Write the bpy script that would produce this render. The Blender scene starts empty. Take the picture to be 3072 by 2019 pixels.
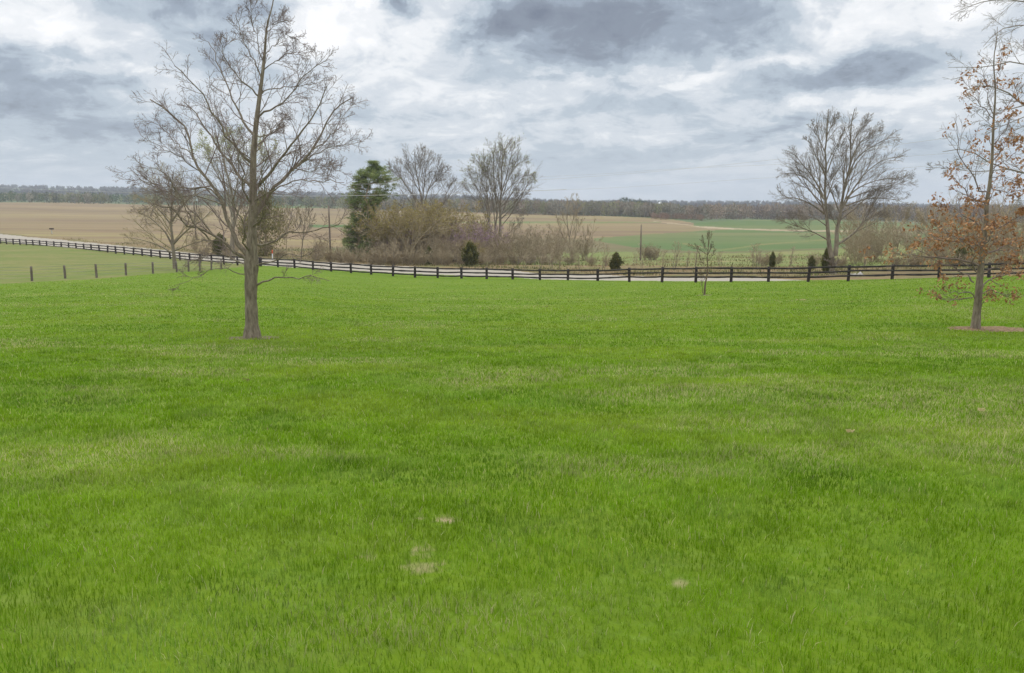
import bpy, math, random
import numpy as np
from mathutils import Vector

# ------------------------------------------------------------------ camera, light, exposure
SC = bpy.context.scene
COL = SC.collection
CX, CY, F = 1536.0, 1009.5, 2411.0          # the photograph's own pixels
EYE = 2.6
PITCH = math.radians(9.87)
cam_d = bpy.data.cameras.new("camera")
cam = bpy.data.objects.new("camera", cam_d); COL.objects.link(cam)
cam.location = (0, 0, EYE)
cam.rotation_euler = (math.radians(90) - PITCH, 0, 0)
cam_d.sensor_width = 36.0; cam_d.sensor_fit = 'HORIZONTAL'
cam_d.lens = 36.0 * F / 3072.0
cam_d.clip_start = 0.05; cam_d.clip_end = 20000
SC.camera = cam
SC.view_settings.view_transform = 'Standard'
SC.view_settings.look = 'None'
SC.view_settings.exposure = 0.0
SC.view_settings.gamma = 1.0
SC.cycles.max_bounces = 6
SC.cycles.diffuse_bounces = 3
SC.cycles.transmission_bounces = 3
SC.cycles.volume_bounces = 0
SC.cycles.transparent_max_bounces = 4

SUN_EL, SUN_AZ = 52.0, -35.0               # azimuth from the view direction, negative is left
sd = bpy.data.lights.new("sun", 'SUN'); sun = bpy.data.objects.new("sun", sd); COL.objects.link(sun)
sd.energy = 1.5; sd.angle = math.radians(14); sd.color = (1.0, 0.965, 0.91)
_e, _a = math.radians(SUN_EL), math.radians(SUN_AZ)
sdir = Vector((math.sin(_a) * math.cos(_e), math.cos(_a) * math.cos(_e), math.sin(_e)))
sun.rotation_euler = sdir.to_track_quat('Z', 'Y').to_euler()


def N(nt, typ, **kw):
    n = nt.nodes.new(typ)
    for k, v in kw.items():
        setattr(n, k, v)
    return n


def mathn(nt, op, a, b=None, clamp=False):
    n = N(nt, 'ShaderNodeMath', operation=op, use_clamp=clamp)
    for i, x in enumerate((a, b)):
        if x is None: continue
        if hasattr(x, 'is_linked'): nt.links.new(x, n.inputs[i])
        else: n.inputs[i].default_value = x
    return n.outputs[0]


def build_world():
    w = bpy.data.worlds.new("World"); SC.world = w; w.use_nodes = True
    nt = w.node_tree; nt.nodes.clear(); L = nt.links.new
    out = N(nt, 'ShaderNodeOutputWorld'); bg = N(nt, 'ShaderNodeBackground')
    bg.inputs[1].default_value = 0.1
    L(bg.outputs[0], out.inputs[0])
    sky = N(nt, 'ShaderNodeTexSky', sky_type='NISHITA', sun_disc=False)
    sky.sun_elevation = math.radians(SUN_EL); sky.sun_rotation = math.radians(SUN_AZ)
    tc = N(nt, 'ShaderNodeTexCoord')
    sp = N(nt, 'ShaderNodeSeparateXYZ'); L(tc.outputs['Generated'], sp.inputs[0])
    az = mathn(nt, 'ARCTAN2', sp.outputs[0], sp.outputs[1])
    el = mathn(nt, 'ARCSINE', sp.outputs[2])
    # cloud coordinates: degrees of azimuth and elevation
    azd = mathn(nt, 'MULTIPLY', az, 57.2958); eld = mathn(nt, 'MULTIPLY', el, 57.2958)
    cb = N(nt, 'ShaderNodeCombineXYZ'); L(azd, cb.inputs[0]); L(eld, cb.inputs[1])
    # rows tighten toward the horizon
    el2 = mathn(nt, 'MULTIPLY', mathn(nt, 'LOGARITHM', mathn(nt, 'ADD', mathn(nt, 'MAXIMUM', eld, 0.0), 6.0), 2.71828), 15.0)
    cs = N(nt, 'ShaderNodeCombineXYZ'); L(azd, cs.inputs[0]); L(el2, cs.inputs[1])
    def noise(vec, sx, sy, rz, detail, rough, off=0.0, dist=0.0):
        m = N(nt, 'ShaderNodeMapping'); m.inputs['Scale'].default_value = (sx, sy, 1)
        m.inputs['Rotation'].default_value = (0, 0, math.radians(rz)); m.inputs['Location'].default_value = (off, off * 1.7, off * .3)
        L(vec, m.inputs[0])
        n = N(nt, 'ShaderNodeTexNoise'); n.inputs['Scale'].default_value = 1.0
        n.inputs['Detail'].default_value = detail; n.inputs['Roughness'].default_value = rough
        n.inputs['Distortion'].default_value = dist
        L(m.outputs[0], n.inputs['Vector']); return n
    wn = noise(cs.outputs[0], .16, .28, 0, 8, .62, 3.1)
    wv = N(nt, 'ShaderNodeVectorMath', operation='SUBTRACT'); L(wn.outputs['Color'], wv.inputs[0]); wv.inputs[1].default_value = (.5, .5, .5)
    wm = N(nt, 'ShaderNodeVectorMath', operation='MULTIPLY'); L(wv.outputs[0], wm.inputs[0]); wm.inputs[1].default_value = (9.0, 4.6, 0)
    wa = N(nt, 'ShaderNodeVectorMath', operation='ADD'); L(cb.outputs[0], wa.inputs[0]); L(wm.outputs[0], wa.inputs[1])
    acc = None
    def angles(u, v):
        dx, dy = (u - CX) / F, (CY - v) / F
        y = dy * math.sin(PITCH) + math.cos(PITCH); z = dy * math.cos(PITCH) - math.sin(PITCH)
        return math.degrees(math.atan2(dx, y)), math.degrees(math.atan2(z, math.hypot(dx, y)))
    blobs = [  # cloud masses of this sky: where, how wide, how tall, tilt, thickness
        (1880, 70, 640, 160, -3, .64), (1690, 190, 330, 50, 4, .26), (1480, 90, 180, 80, -20, .34), (2260, 130, 260, 70, -18, .2),
        (2560, 215, 380, 70, -8, .52), (2340, 375, 300, 32, -6, .26), (1800, 330, 330, 40, -4, .20),
        (100, 270, 330, 110, 0, .40), (300, 380, 400, 70, 2, .30), (730, 150, 280, 120, 15, .26),
        (600, 25, 330, 60, 0, .30), (1185, 15, 90, 45, 10, .55), (60, 150, 160, 50, 0, .2), (1050, 330, 160, 70, -20, .2),
        (150, 490, 500, 90, 0, .22), (2900, 420, 400, 60, -5, .12), (1960, 470, 500, 50, 0, .16), (1550, 520, 900, 60, 0, .14),
        (960, 60, 230, 150, -30, -.62), (1290, 110, 190, 70, -20, -.42), (1470, 165, 160, 46, 5, -.40),
        (50, 60, 180, 90, 0, -.36), (300, 215, 150, 46, -10, -.42), (300, 110, 300, 40, -10, -.14), (1200, 270, 230, 100, 0, -.30),
        (1480, 330, 200, 60, 0, -.28), (2700, 20, 480, 90, -10, -.50), (2260, 185, 200, 34, -8, -.25),
        (2680, 300, 340, 50, -6, -.30), (2050, 245, 120, 30, -30, -.25), (2900, 150, 220, 90, 0, -.25), (620, 430, 400, 40, 0, -.20), (2140, 480, 200, 20, -6, -.2),
    ]
    for (u, v, su, sv, rot, amp) in blobs:
        a0, e0 = angles(u, v)
        m = N(nt, 'ShaderNodeMapping', vector_type='TEXTURE')
        m.inputs['Location'].default_value = (a0, e0, 0); m.inputs['Rotation'].default_value = (0, 0, math.radians(-rot))
        m.inputs['Scale'].default_value = (math.degrees(su / F), math.degrees(sv / F), 1)
        L(wa.outputs[0], m.inputs[0])
        ln = N(nt, 'ShaderNodeVectorMath', operation='LENGTH'); L(m.outputs[0], ln.inputs[0])
        mr = N(nt, 'ShaderNodeMapRange', interpolation_type='SMOOTHERSTEP')
        mr.inputs['From Min'].default_value = 1.25; mr.inputs['From Max'].default_value = 0.0
        mr.inputs['To Min'].default_value = 0.0; mr.inputs['To Max'].default_value = amp * (.66 if amp < 0 else .95)
        L(ln.outputs['Value'], mr.inputs['Value'])
        acc = mr.outputs[0] if acc is None else mathn(nt, 'ADD', acc, mr.outputs[0])
    n1 = noise(cs.outputs[0], .075, .15, 8, 9, .58, 11.0, .7)
    n2 = noise(cs.outputs[0], .17, .36, 14, 10, .60, 31.0, .8)
    n3 = noise(cs.outputs[0], .45, .80, 14, 8, .62, 51.0, .6)
    D = mathn(nt, 'ADD', mathn(nt, 'MULTIPLY', mathn(nt, 'SUBTRACT', n1.outputs['Fac'], .5), .65), .41)
    D = mathn(nt, 'ADD', D, mathn(nt, 'MULTIPLY', mathn(nt, 'SUBTRACT', n2.outputs['Fac'], .5), 1.0))
    D = mathn(nt, 'ADD', D, mathn(nt, 'MULTIPLY', mathn(nt, 'SUBTRACT', n3.outputs['Fac'], .5), .62))
    D = mathn(nt, 'ADD', D, acc)
    # smoother veil right above the horizon
    hz = N(nt, 'ShaderNodeMapRange', interpolation_type='SMOOTHSTEP'); L(eld, hz.inputs['Value'])
    hz.inputs['From Min'].default_value = 0.2; hz.inputs['From Max'].default_value = 4.2
    mixd = N(nt, 'ShaderNodeMix', data_type='FLOAT'); L(hz.outputs[0], mixd.inputs['Factor'])
    D2 = mathn(nt, 'ADD', mathn(nt, 'MULTIPLY', D, .3), .37)
    L(D2, mixd.inputs['A']); L(D, mixd.inputs['B'])
    ramp = N(nt, 'ShaderNodeValToRGB'); L(mathn(nt, 'MULTIPLY', mixd.outputs['Result'], .72), ramp.inputs[0])
    cr = ramp.color_ramp; cr.interpolation = 'EASE'
    stops = [(0.0, (1.05, 1.05, 1.06)), (.125, (.92, .94, .965)), (.29, (.69, .74, .80)), (.43, (.50, .575, .655)), (.59, (.34, .40, .485)), (.74, (.25, .29, .36)), (1.0, (.17, .20, .265))]
    cr.elements[0].position = stops[0][0]; cr.elements[0].color = (*stops[0][1], 1)
    cr.elements[1].position = stops[-1][0]; cr.elements[1].color = (*stops[-1][1], 1)
    for p, c in stops[1:-1]:
        e = cr.elements.new(p); e.color = (*c, 1)
    # an overcast sky grows brighter toward the zenith
    zb = N(nt, 'ShaderNodeMapRange', interpolation_type='SMOOTHSTEP'); L(eld, zb.inputs['Value'])
    zb.inputs['From Min'].default_value = 14.0; zb.inputs['From Max'].default_value = 55.0
    zb.inputs['To Min'].default_value = 10.0; zb.inputs['To Max'].default_value = 26.0
    vs = N(nt, 'ShaderNodeVectorMath', operation='SCALE'); L(ramp.outputs[0], vs.inputs[0]); L(zb.outputs[0], vs.inputs['Scale'])
    mx = N(nt, 'ShaderNodeMix', data_type='RGBA'); mx.inputs['Factor'].default_value = 0.96
    L(sky.outputs[0], mx.inputs['A']); L(vs.outputs[0], mx.inputs['B'])
    L(mx.outputs['Result'], bg.inputs[0])
    w.cycles.sampling_method = 'MANUAL'; w.cycles.sample_map_resolution = 256


build_world()

# ------------------------------------------------------------------ helpers
CP, SP = math.cos(PITCH), math.sin(PITCH)


def at(u, v, Y):
    """world point on the ray through photo pixel (u, v) at ground distance Y"""
    dx, dy = (u - CX) / F, (CY - v) / F
    s = Y / (dy * SP + CP)
    return np.array([dx * s, Y, EYE + s * (dy * CP - SP)])


def zrel(v, Y):
    dy = (CY - v) / F
    return Y * (dy * CP - SP) / (dy * SP + CP)


def project(x, y, z):
    d = y * CP - (z - EYE) * SP
    d = np.where(d < .1, .1, d)
    return CX + F * x / d, CY - F * (y * SP + (z - EYE) * CP) / d


def pchip(xs, ys, x):
    xs = np.asarray(xs, float); ys = np.asarray(ys, float)
    h = np.diff(xs); dl = np.diff(ys) / h; m = np.zeros_like(xs)
    for i in range(1, len(xs) - 1):
        if dl[i - 1] * dl[i] > 0:
            w1, w2 = 2 * h[i] + h[i - 1], h[i] + 2 * h[i - 1]
            m[i] = (w1 + w2) / (w1 / dl[i - 1] + w2 / dl[i])
    m[0], m[-1] = dl[0], dl[-1]
    x = np.clip(x, xs[0], xs[-1]); k = np.clip(np.searchsorted(xs, x) - 1, 0, len(h) - 1)
    t = (x - xs[k]) / h[k]
    return ((2*t**3 - 3*t**2 + 1) * ys[k] + (t**3 - 2*t**2 + t) * h[k] * m[k] + (-2*t**3 + 3*t**2) * ys[k+1] + (t**3 - t**2) * h[k] * m[k+1])


_lat = np.random.RandomState(7).rand(256, 256)


def vnoise(x, y, s, off=0.0):
    x = np.asarray(x) / s + off; y = np.asarray(y) / s + off * 1.37
    xi = np.floor(x).astype(int); yi = np.floor(y).astype(int); fx = x - xi; fy = y - yi
    fx = fx*fx*(3-2*fx); fy = fy*fy*(3-2*fy)
    g = lambda a, b: _lat[a % 256, b % 256]
    return (g(xi, yi)*(1-fx)*(1-fy) + g(xi+1, yi)*fx*(1-fy) + g(xi, yi+1)*(1-fx)*fy + g(xi+1, yi+1)*fx*fy)


def fbm(x, y, s, off=0.0, o=3):
    r = 0; a = .5; t = 0
    for k in range(o):
        r = r + a * vnoise(x, y, s / 2**k, off + 17.3 * k); t += a; a *= .5
    return r / t


# terrain: for bearings across the photograph, (distance, photo row of the ground there)
NEAR = [(-30, 0.0), (4, -.02), (12, -.70), (26, -1.96)]
STN = [
    (0,    [(62, 851), (110, 768), (158, 732), (175, 721), (200, 702), (300, 672), (450, 640), (700, 607), (1000, 603), (1600, 584), (2200, 566), (3200, 562), (4500, 575)]),
    (374,  [(66, 829), (90, 792), (116, 766), (124, 757), (138, 739), (250, 690), (450, 645), (700, 613), (1000, 607), (1600, 588), (2200, 571), (3200, 568), (4500, 580)]),
    (783,  [(84, 812), (100, 799), (106, 795), (120, 779), (200, 728), (350, 675), (700, 620), (1000, 612), (1600, 597), (2200, 583), (3200, 580), (4500, 590)]),
    (1245, [(82, 834), (90, 820), (108, 800), (130, 786), (200, 738), (350, 680), (600, 637), (900, 628), (1600, 607), (2200, 593), (3200, 590), (4500, 598)]),
    (1793, [(70, 851), (76, 843), (80, 839), (96, 824), (110, 807), (130, 793), (200, 757), (350, 692), (600, 648), (900, 638), (1600, 622), (2200, 612), (3200, 606), (4500, 610)]),
    (2305, [(60, 855), (68, 844), (73, 842), (84, 834), (95, 818), (110, 800), (150, 775), (200, 755), (300, 712), (500, 666), (700, 656), (1000, 644), (1600, 628), (2200, 614), (3200, 610), (4500, 612)]),
    (2900, [(55, 845), (64, 833), (75, 824), (90, 803), (130, 772), (200, 738), (300, 700), (600, 665), (1000, 650), (1600, 636), (2200, 624), (3200, 620), (4500, 622)]),
]
_ys = np.concatenate([np.linspace(-30, 30, 61), np.geomspace(31, 4500, 500)])
_st = []
for u, rows in STN:
    Y = [a for a, _ in NEAR] + [a for a, _ in rows]
    Z = [b for _, b in NEAR] + [EYE + zrel(v, a) for a, v in rows]
    _st.append(pchip(Y, Z, _ys))
_st = np.array(_st)
_tu = np.array([(u - CX) / F for u, _ in STN])


def H(x, y):
    x = np.asarray(x, float); y = np.asarray(y, float)
    t = np.clip(x / np.maximum(y, 22.0), _tu[0], _tu[-1])
    k = np.clip(np.searchsorted(_tu, t) - 1, 0, len(_tu) - 2)
    w = (t - _tu[k]) / (_tu[k+1] - _tu[k]); w = w*w*(3-2*w)
    yi = np.clip(y, -30, 4500); j = np.clip(np.searchsorted(_ys, yi) - 1, 0, len(_ys) - 2)
    s = (yi - _ys[j]) / (_ys[j+1] - _ys[j])
    a = _st[k, j] * (1 - s) + _st[k, j+1] * s; b = _st[k+1, j] * (1 - s) + _st[k+1, j+1] * s
    z = a * (1 - w) + b * w
    amp = np.clip(y / 60.0, .25, 1) * np.clip(4500 / np.maximum(y, 1), 0, 1)
    return z + amp * (.10 * (fbm(x, y, 7.0, 2.0) - .5) + .035 * (vnoise(x, y, 1.3, 9.0) - .5))


def Hs(x, y):
    return float(H(np.array([x]), np.array([y]))[0])


_Yr = np.geomspace(3.2, 3500, 1600)


def gp(u, v):
    """the visible ground point under photo pixel (u, v)"""
    dx, dy = (u - CX) / F, (CY - v) / F
    s = _Yr / (dy * SP + CP); x = dx * s; z = EYE + s * (dy * CP - SP)
    h = H(x, _Yr); i = np.argmax(z <= h)
    if not (z <= h).any(): i = len(_Yr) - 1
    Y = _Yr[i]; return np.array([x[i], Y, h[i]])


def ground_at(u, Y):
    """ground point at bearing u and distance Y"""
    v = 800.0
    for _ in range(6):
        d = Y * CP - (Hs((u - CX) / F * Y, Y) - EYE) * SP
        x = (u - CX) / F * d
    return np.array([x, Y, Hs(x, Y)])


def props(o, label=None, cat=None, group=None, kind=None):
    if label: o['label'] = label
    if cat: o['category'] = cat
    if group: o['group'] = group
    if kind: o['kind'] = kind
    return o


def empty(name, loc, label, cat, group=None):
    o = bpy.data.objects.new(name, None); COL.objects.link(o); o.location = Vector([float(c) for c in loc])
    o.empty_display_size = .2
    return props(o, label, cat, group)


def mk(name, V, Fs, mat, parent=None, col=None, smooth=False, attr=None):
    """Fs: list of int arrays (n, k). Vertices are in world space; under a parent they are made local to it."""
    V = np.asarray(V, np.float32)
    if parent is not None: V = V - np.array(parent.location, np.float32)
    me = bpy.data.meshes.new(name)
    me.vertices.add(len(V)); me.vertices.foreach_set('co', V.ravel())
    Fs = [np.asarray(f, np.int32) for f in Fs if len(f)]
    loops = np.concatenate([f.ravel() for f in Fs]); tot = np.concatenate([np.full(len(f), f.shape[1], np.int32) for f in Fs])
    me.loops.add(len(loops)); me.loops.foreach_set('vertex_index', loops)
    me.polygons.add(len(tot)); me.polygons.foreach_set('loop_start', np.concatenate([[0], np.cumsum(tot)[:-1]]).astype(np.int32))
    me.polygons.foreach_set('loop_total', tot)
    if smooth: me.polygons.foreach_set('use_smooth', np.ones(len(tot), bool))
    me.update(calc_edges=True)
    if col is not None:
        a = me.attributes.new('Col', 'FLOAT_COLOR', 'POINT')
        c = np.ones((len(V), 4), np.float32); c[:, :3] = col; a.data.foreach_set('color', c.ravel())
    for k, arr in (attr or {}).items():
        a = me.attributes.new(k, 'FLOAT', 'POINT'); a.data.foreach_set('value', np.asarray(arr, np.float32))
    me.materials.append(mat)
    o = bpy.data.objects.new(name, me); COL.objects.link(o)
    if parent is not None: o.parent = parent
    return o


# ------------------------------------------------------------------ materials
def mat_base(name, rough=.9, spec=.2):
    m = bpy.data.materials.new(name); m.use_nodes = True; nt = m.node_tree
    b = nt.nodes['Principled BSDF']; b.inputs['Roughness'].default_value = rough
    b.inputs['Specular IOR Level'].default_value = spec
    return m, nt, b


def mat_ramp(name, cols, scale=(1, 1, 1), nscale=1.0, detail=6, rough=.9, bump=0.0, bscale=None, lo=.3, hi=.7, vcol=False, coord='Object', spec=.15, rot=0.0, transl=0.0):
    m, nt, b = mat_base(name, rough, spec); L = nt.links.new
    tc = N(nt, 'ShaderNodeTexCoord'); mp = N(nt, 'ShaderNodeMapping'); mp.inputs['Scale'].default_value = scale
    mp.inputs['Rotation'].default_value = (0, 0, math.radians(rot))
    L(tc.outputs[coord], mp.inputs[0])
    n = N(nt, 'ShaderNodeTexNoise'); n.inputs['Scale'].default_value = nscale; n.inputs['Detail'].default_value = detail
    n.inputs['Roughness'].default_value = .62; L(mp.outputs[0], n.inputs['Vector'])
    r = N(nt, 'ShaderNodeValToRGB'); L(n.outputs['Fac'], r.inputs[0]); cr = r.color_ramp
    ps = np.linspace(lo, hi, len(cols))
    cr.elements[0].position = ps[0]; cr.elements[0].color = (*cols[0], 1)
    cr.elements[1].position = ps[-1]; cr.elements[1].color = (*cols[-1], 1)
    for p, c in zip(ps[1:-1], cols[1:-1]):
        e = cr.elements.new(float(p)); e.color = (*c, 1)
    out = r.outputs[0]
    if vcol:
        a = N(nt, 'ShaderNodeAttribute', attribute_name='Col'); mx = N(nt, 'ShaderNodeMix', data_type='RGBA', blend_type='MULTIPLY')
        mx.inputs['Factor'].default_value = 1; L(out, mx.inputs['A']); L(a.outputs['Color'], mx.inputs['B']); out = mx.outputs['Result']
    L(out, b.inputs['Base Color'])
    if bump:
        nb = N(nt, 'ShaderNodeTexNoise'); nb.inputs['Scale'].default_value = bscale or nscale * 4; nb.inputs['Detail'].default_value = 5
        L(mp.outputs[0], nb.inputs['Vector'])
        bp = N(nt, 'ShaderNodeBump'); bp.inputs['Strength'].default_value = 1; bp.inputs['Distance'].default_value = bump
        L(nb.outputs['Fac'], bp.inputs['Height']); L(bp.outputs[0], b.inputs['Normal'])
    if transl:
        tr = N(nt, 'ShaderNodeBsdfTranslucent'); L(out, tr.inputs['Color'])
        ms = N(nt, 'ShaderNodeMixShader'); ms.inputs[0].default_value = transl
        L(b.outputs[0], ms.inputs[1]); L(tr.outputs[0], ms.inputs[2]); L(ms.outputs[0], nt.nodes['Material Output'].inputs[0])
    return m


def mat_ground(name, layers, base, bump=.0, bs=3.0):
    """flat colour plus noise layers: (colour, scale xyz, noise scale, lo, hi, strength)"""
    m, nt, b = mat_base(name, .95, .1); L = nt.links.new
    tc = N(nt, 'ShaderNodeTexCoord'); out = None
    for i, (c, sc, ns, lo, hi, st) in enumerate(layers):
        mp = N(nt, 'ShaderNodeMapping'); mp.inputs['Scale'].default_value = sc; mp.inputs['Location'].default_value = (i * 13.7, i * 5.1, 0)
        L(tc.outputs['Object'], mp.inputs[0])
        n = N(nt, 'ShaderNodeTexNoise'); n.inputs['Scale'].default_value = ns; n.inputs['Detail'].default_value = 5; n.inputs['Roughness'].default_value = .6
        L(mp.outputs[0], n.inputs['Vector'])
        mr = N(nt, 'ShaderNodeMapRange'); mr.inputs['From Min'].default_value = lo; mr.inputs['From Max'].default_value = hi
        mr.inputs['To Max'].default_value = st; L(n.outputs['Fac'], mr.inputs['Value'])
        mx = N(nt, 'ShaderNodeMix', data_type='RGBA'); L(mr.outputs[0], mx.inputs['Factor'])
        if out is None: mx.inputs['A'].default_value = (*base, 1)
        else: L(out, mx.inputs['A'])
        mx.inputs['B'].default_value = (*c, 1); out = mx.outputs['Result']
    L(out, b.inputs['Base Color'])
    if bump:
        n = N(nt, 'ShaderNodeTexNoise'); n.inputs['Scale'].default_value = bs; n.inputs['Detail'].default_value = 6; L(tc.outputs['Object'], n.inputs['Vector'])
        bp = N(nt, 'ShaderNodeBump'); bp.inputs['Strength'].default_value = 1; bp.inputs['Distance'].default_value = bump
        L(n.outputs['Fac'], bp.inputs['Height']); L(bp.outputs[0], b.inputs['Normal'])
    return m, nt, b, out


G = {}
# lawn soil and thatch under the blades, with bare patches given per vertex
LAWN_A, LAWN_B, LAWN_C = (.108, .172, .008), (.140, .196, .014), (.084, .142, .007)
G['lawn'], nt, b, out = mat_ground('lawn_turf', [
    (LAWN_B, (1, 1, 1), .22, .42, .68, .8), (LAWN_C, (.6, 1.6, 1), .5, .48, .72, .7),
    ((.17, .21, .045), (.5, 1.5, 1), 1.1, .55, .75, .5), ((.07, .13, .01), (1, 1, 1), 4.0, .5, .75, .5),
    ((.17, .25, .05), (1, 1, 1), 9.0, .52, .8, .5)], LAWN_A, .03, 7.0)
at_ = N(nt, 'ShaderNodeAttribute', attribute_name='bare'); mx = N(nt, 'ShaderNodeMix', data_type='RGBA')
nt.links.new(at_.outputs['Fac'], mx.inputs['Factor']); nt.links.new(out, mx.inputs['A']); mx.inputs['B'].default_value = (.33, .25, .15, 1)
nt.links.new(mx.outputs['Result'], b.inputs['Base Color'])
G['pasture'] = mat_ground('pasture_grass', [
    ((.20, .175, .065), (.5, 1.6, 1), .12, .42, .66, .9), ((.10, .145, .026), (1, 1, 1), .25, .45, .7, .8),
    ((.26, .20, .085), (.4, 2.2, 1), .35, .55, .72, .7), ((.09, .12, .03), (1, 1, 1), 1.4, .5, .75, .6)], (.145, .165, .040), .08, 2.0)[0]
G['road'] = mat_ground('road_asphalt', [
    ((.37, .32, .25), (1, 1, 1), .3, .4, .7, .6), ((.24, .215, .18), (.4, 1, 1), 2.0, .5, .75, .5)], (.32, .28, .225), .01, 20)[0]
G['verge'] = mat_ground('verge_grass', [
    ((.22, .145, .075), (.5, 1.4, 1), .22, .38, .62, .9), ((.12, .13, .04), (1, 1, 1), .13, .45, .65, .8),
    ((.29, .21, .10), (1, 1, 1), 1.3, .5, .72, .6), ((.12, .085, .045), (1, 1, 1), 3.0, .52, .72, .6)], (.17, .125, .06), .1, 2.0)[0]
G['meadow'] = mat_ground('meadow_grass', [
    ((.145, .175, .045), (.4, 1, 1), .05, .42, .62, .8), ((.26, .205, .09), (.3, 1.5, 1), .11, .50, .66, .9),
    ((.09, .125, .035), (1, 1, 1), .35, .5, .75, .6)], (.165, .18, .06), .1, 1.0)[0]
G['rough'] = mat_ground('rough_pasture', [
    ((.17, .13, .07), (.3, 1, 1), .03, .42, .65, .9), ((.10, .12, .04), (.5, 1, 1), .06, .5, .7, .8), ((.12, .085, .05), (1, 1, 1), .4, .5, .75, .5)], (.135, .13, .055), .1, 1)[0]
G['wheat'] = mat_ground('winter_wheat', [
    ((.125, .155, .052), (.15, 1, 1), .025, .4, .62, .9), ((.17, .155, .065), (.1, 1.2, 1), .02, .50, .66, .9), ((.055, .105, .030), (.3, 1, 1), .05, .5, .75, .6), ((.16, .16, .07), (.05, 1.5, 1), .2, .5, .75, .5)], (.082, .130, .038), .0)[0]
G['plough'] = mat_ground('stubble_soil', [
    ((.265, .195, .10), (.15, 1, 1), .016, .4, .62, .9), ((.16, .108, .062), (.12, 1, 1), .03, .48, .66, .9),
    ((.27, .23, .09), (.06, 1, 1), .05, .50, .66, .7), ((.15, .10, .06), (.06, 1.3, 1), .30, .46, .70, .7)], (.205, .146, .080), .0)[0]
G['strip'] = mat_ground('grass_strip', [((.12, .16, .05), (.2, 1, 1), .05, .45, .6, .9)], (.17, .16, .06))[0]
G['straw'] = mat_ground('straw_track', [((.25, .18, .10), (.2, 1, 1), .06, .45, .6, .9)], (.36, .29, .19))[0]
G['far'] = mat_ground('far_ground', [((.085, .135, .05), (.2, 1, 1), .006, .4, .6, .9), ((.16, .12, .08), (.2, 1, 1), .01, .5, .7, .8)], (.10, .12, .055))[0]

M = {}
M['bark_main'] = mat_ramp('grey_brown_bark', [(.11, .085, .058), (.22, .175, .125), (.33, .275, .20)], (1, 1, .25), 14, rough=.95, bump=.02, bscale=22)
M['twig_main'] = mat_ramp('reddish_twig_bark', [(.15, .105, .088), (.23, .17, .145), (.30, .235, .20)], (1, 1, 1), 2.2, bump=0)
M['bark_pale'] = mat_ramp('pale_grey_bark', [(.12, .098, .066), (.23, .19, .135), (.33, .285, .21)], (1, 1, .3), 4, bump=.02)
M['twig_pale'] = mat_ramp('pale_twig_bark', [(.27, .24, .18), (.40, .36, .28)], (1, 1, 1), .6)
M['twig_brown'] = mat_ramp('brown_twig_bark', [(.27, .21, .125), (.42, .34, .215)], (1, 1, 1), .5)
M['twig_tan'] = mat_ramp('tan_twig_bark', [(.34, .26, .165), (.50, .41, .28)], (1, 1, 1), .5)
M['twig_grey'] = mat_ramp('grey_twig_bark', [(.17, .135, .098), (.29, .24, .175)], (1, 1, 1), .5)
M['twig_purple'] = mat_ramp('purple_twig_bark', [(.27, .205, .15), (.38, .30, .23)], (1, 1, 1), .5)
M['bud_olive'] = mat_ramp('olive_buds', [(.27, .215, .07), (.42, .345, .12)], (1, 1, 1), 1.0, transl=.3)
M['bud_lime'] = mat_ramp('pale_green_buds', [(.30, .31, .12), (.44, .45, .20)], (1, 1, 1), 1.0, transl=.3)
M['bud_red'] = mat_ramp('redbud_blossom', [(.36, .22, .28), (.46, .31, .38)], (1, 1, 1), 1.0, transl=.2)
M['needle'] = mat_ramp('pine_needles', [(.14, .18, .06), (.22, .27, .09), (.34, .36, .14)], (1, 1, 1), .9, transl=.2)
M['cedar'] = mat_ramp('cedar_foliage', [(.05, .06, .016), (.12, .12, .03), (.22, .19, .055)], (1, 1, 1), 1.6, transl=.15)
M['cedar_old'] = mat_ramp('old_cedar_foliage', [(.13, .115, .045), (.21, .19, .065), (.30, .26, .10)], (1, 1, 1), 1.6, transl=.15)
M['oak_leaf'] = mat_ramp('dry_oak_leaf', [(.20, .085, .035), (.38, .19, .085), (.60, .37, .20)], (1, 1, 1), 6.0, transl=.25, lo=.35, hi=.65)
M['post'] = mat_ramp('weathered_post', [(.018, .012, .013), (.050, .036, .034), (.085, .068, .06)], (1, 1, .2), 9, bump=.01)
M['rail'] = mat_ramp('weathered_rail', [(.022, .017, .017), (.050, .042, .038), (.10, .085, .075)], (.3, .3, 1), 9, bump=.01)
M['oldpost'] = mat_ramp('grey_fence_post', [(.12, .095, .075), (.21, .175, .14)], (1, 1, .2), 6, bump=.01)
M['wire'] = mat_ramp('dull_wire', [(.22, .20, .18), (.30, .28, .25)], rough=.6)
M['cable'] = mat_ramp('power_cable', [(.55, .53, .48), (.62, .60, .55)], rough=.6)
M['pole'] = mat_ramp('pole_wood', [(.16, .12, .09), (.27, .215, .165)], (1, 1, .2), 3, bump=.01)
M['pole_pale'] = mat_ramp('pale_pole', [(.45, .48, .48), (.6, .63, .63)], (1, 1, .2), 3)
M['can'] = mat_ramp('transformer_paint', [(.52, .60, .60), (.62, .70, .70)], rough=.5)
M['white'] = mat_ramp('white_paint', [(.72, .72, .70), (.82, .82, .80)], rough=.6)
M['metalroof'] = mat_ramp('grey_roof', [(.30, .32, .34), (.42, .44, .46)], rough=.5)
M['dark'] = mat_ramp('dark_opening', [(.03, .03, .03), (.05, .05, .05)])
M['orange'] = mat_ramp('orange_paint', [(.62, .09, .035), (.72, .13, .05)], rough=.5)
M['mulch'] = mat_ramp('bark_mulch', [(.10, .066, .035), (.20, .13, .07), (.32, .235, .13)], (1, 1, 1), 9, bump=.03, bscale=18)
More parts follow.
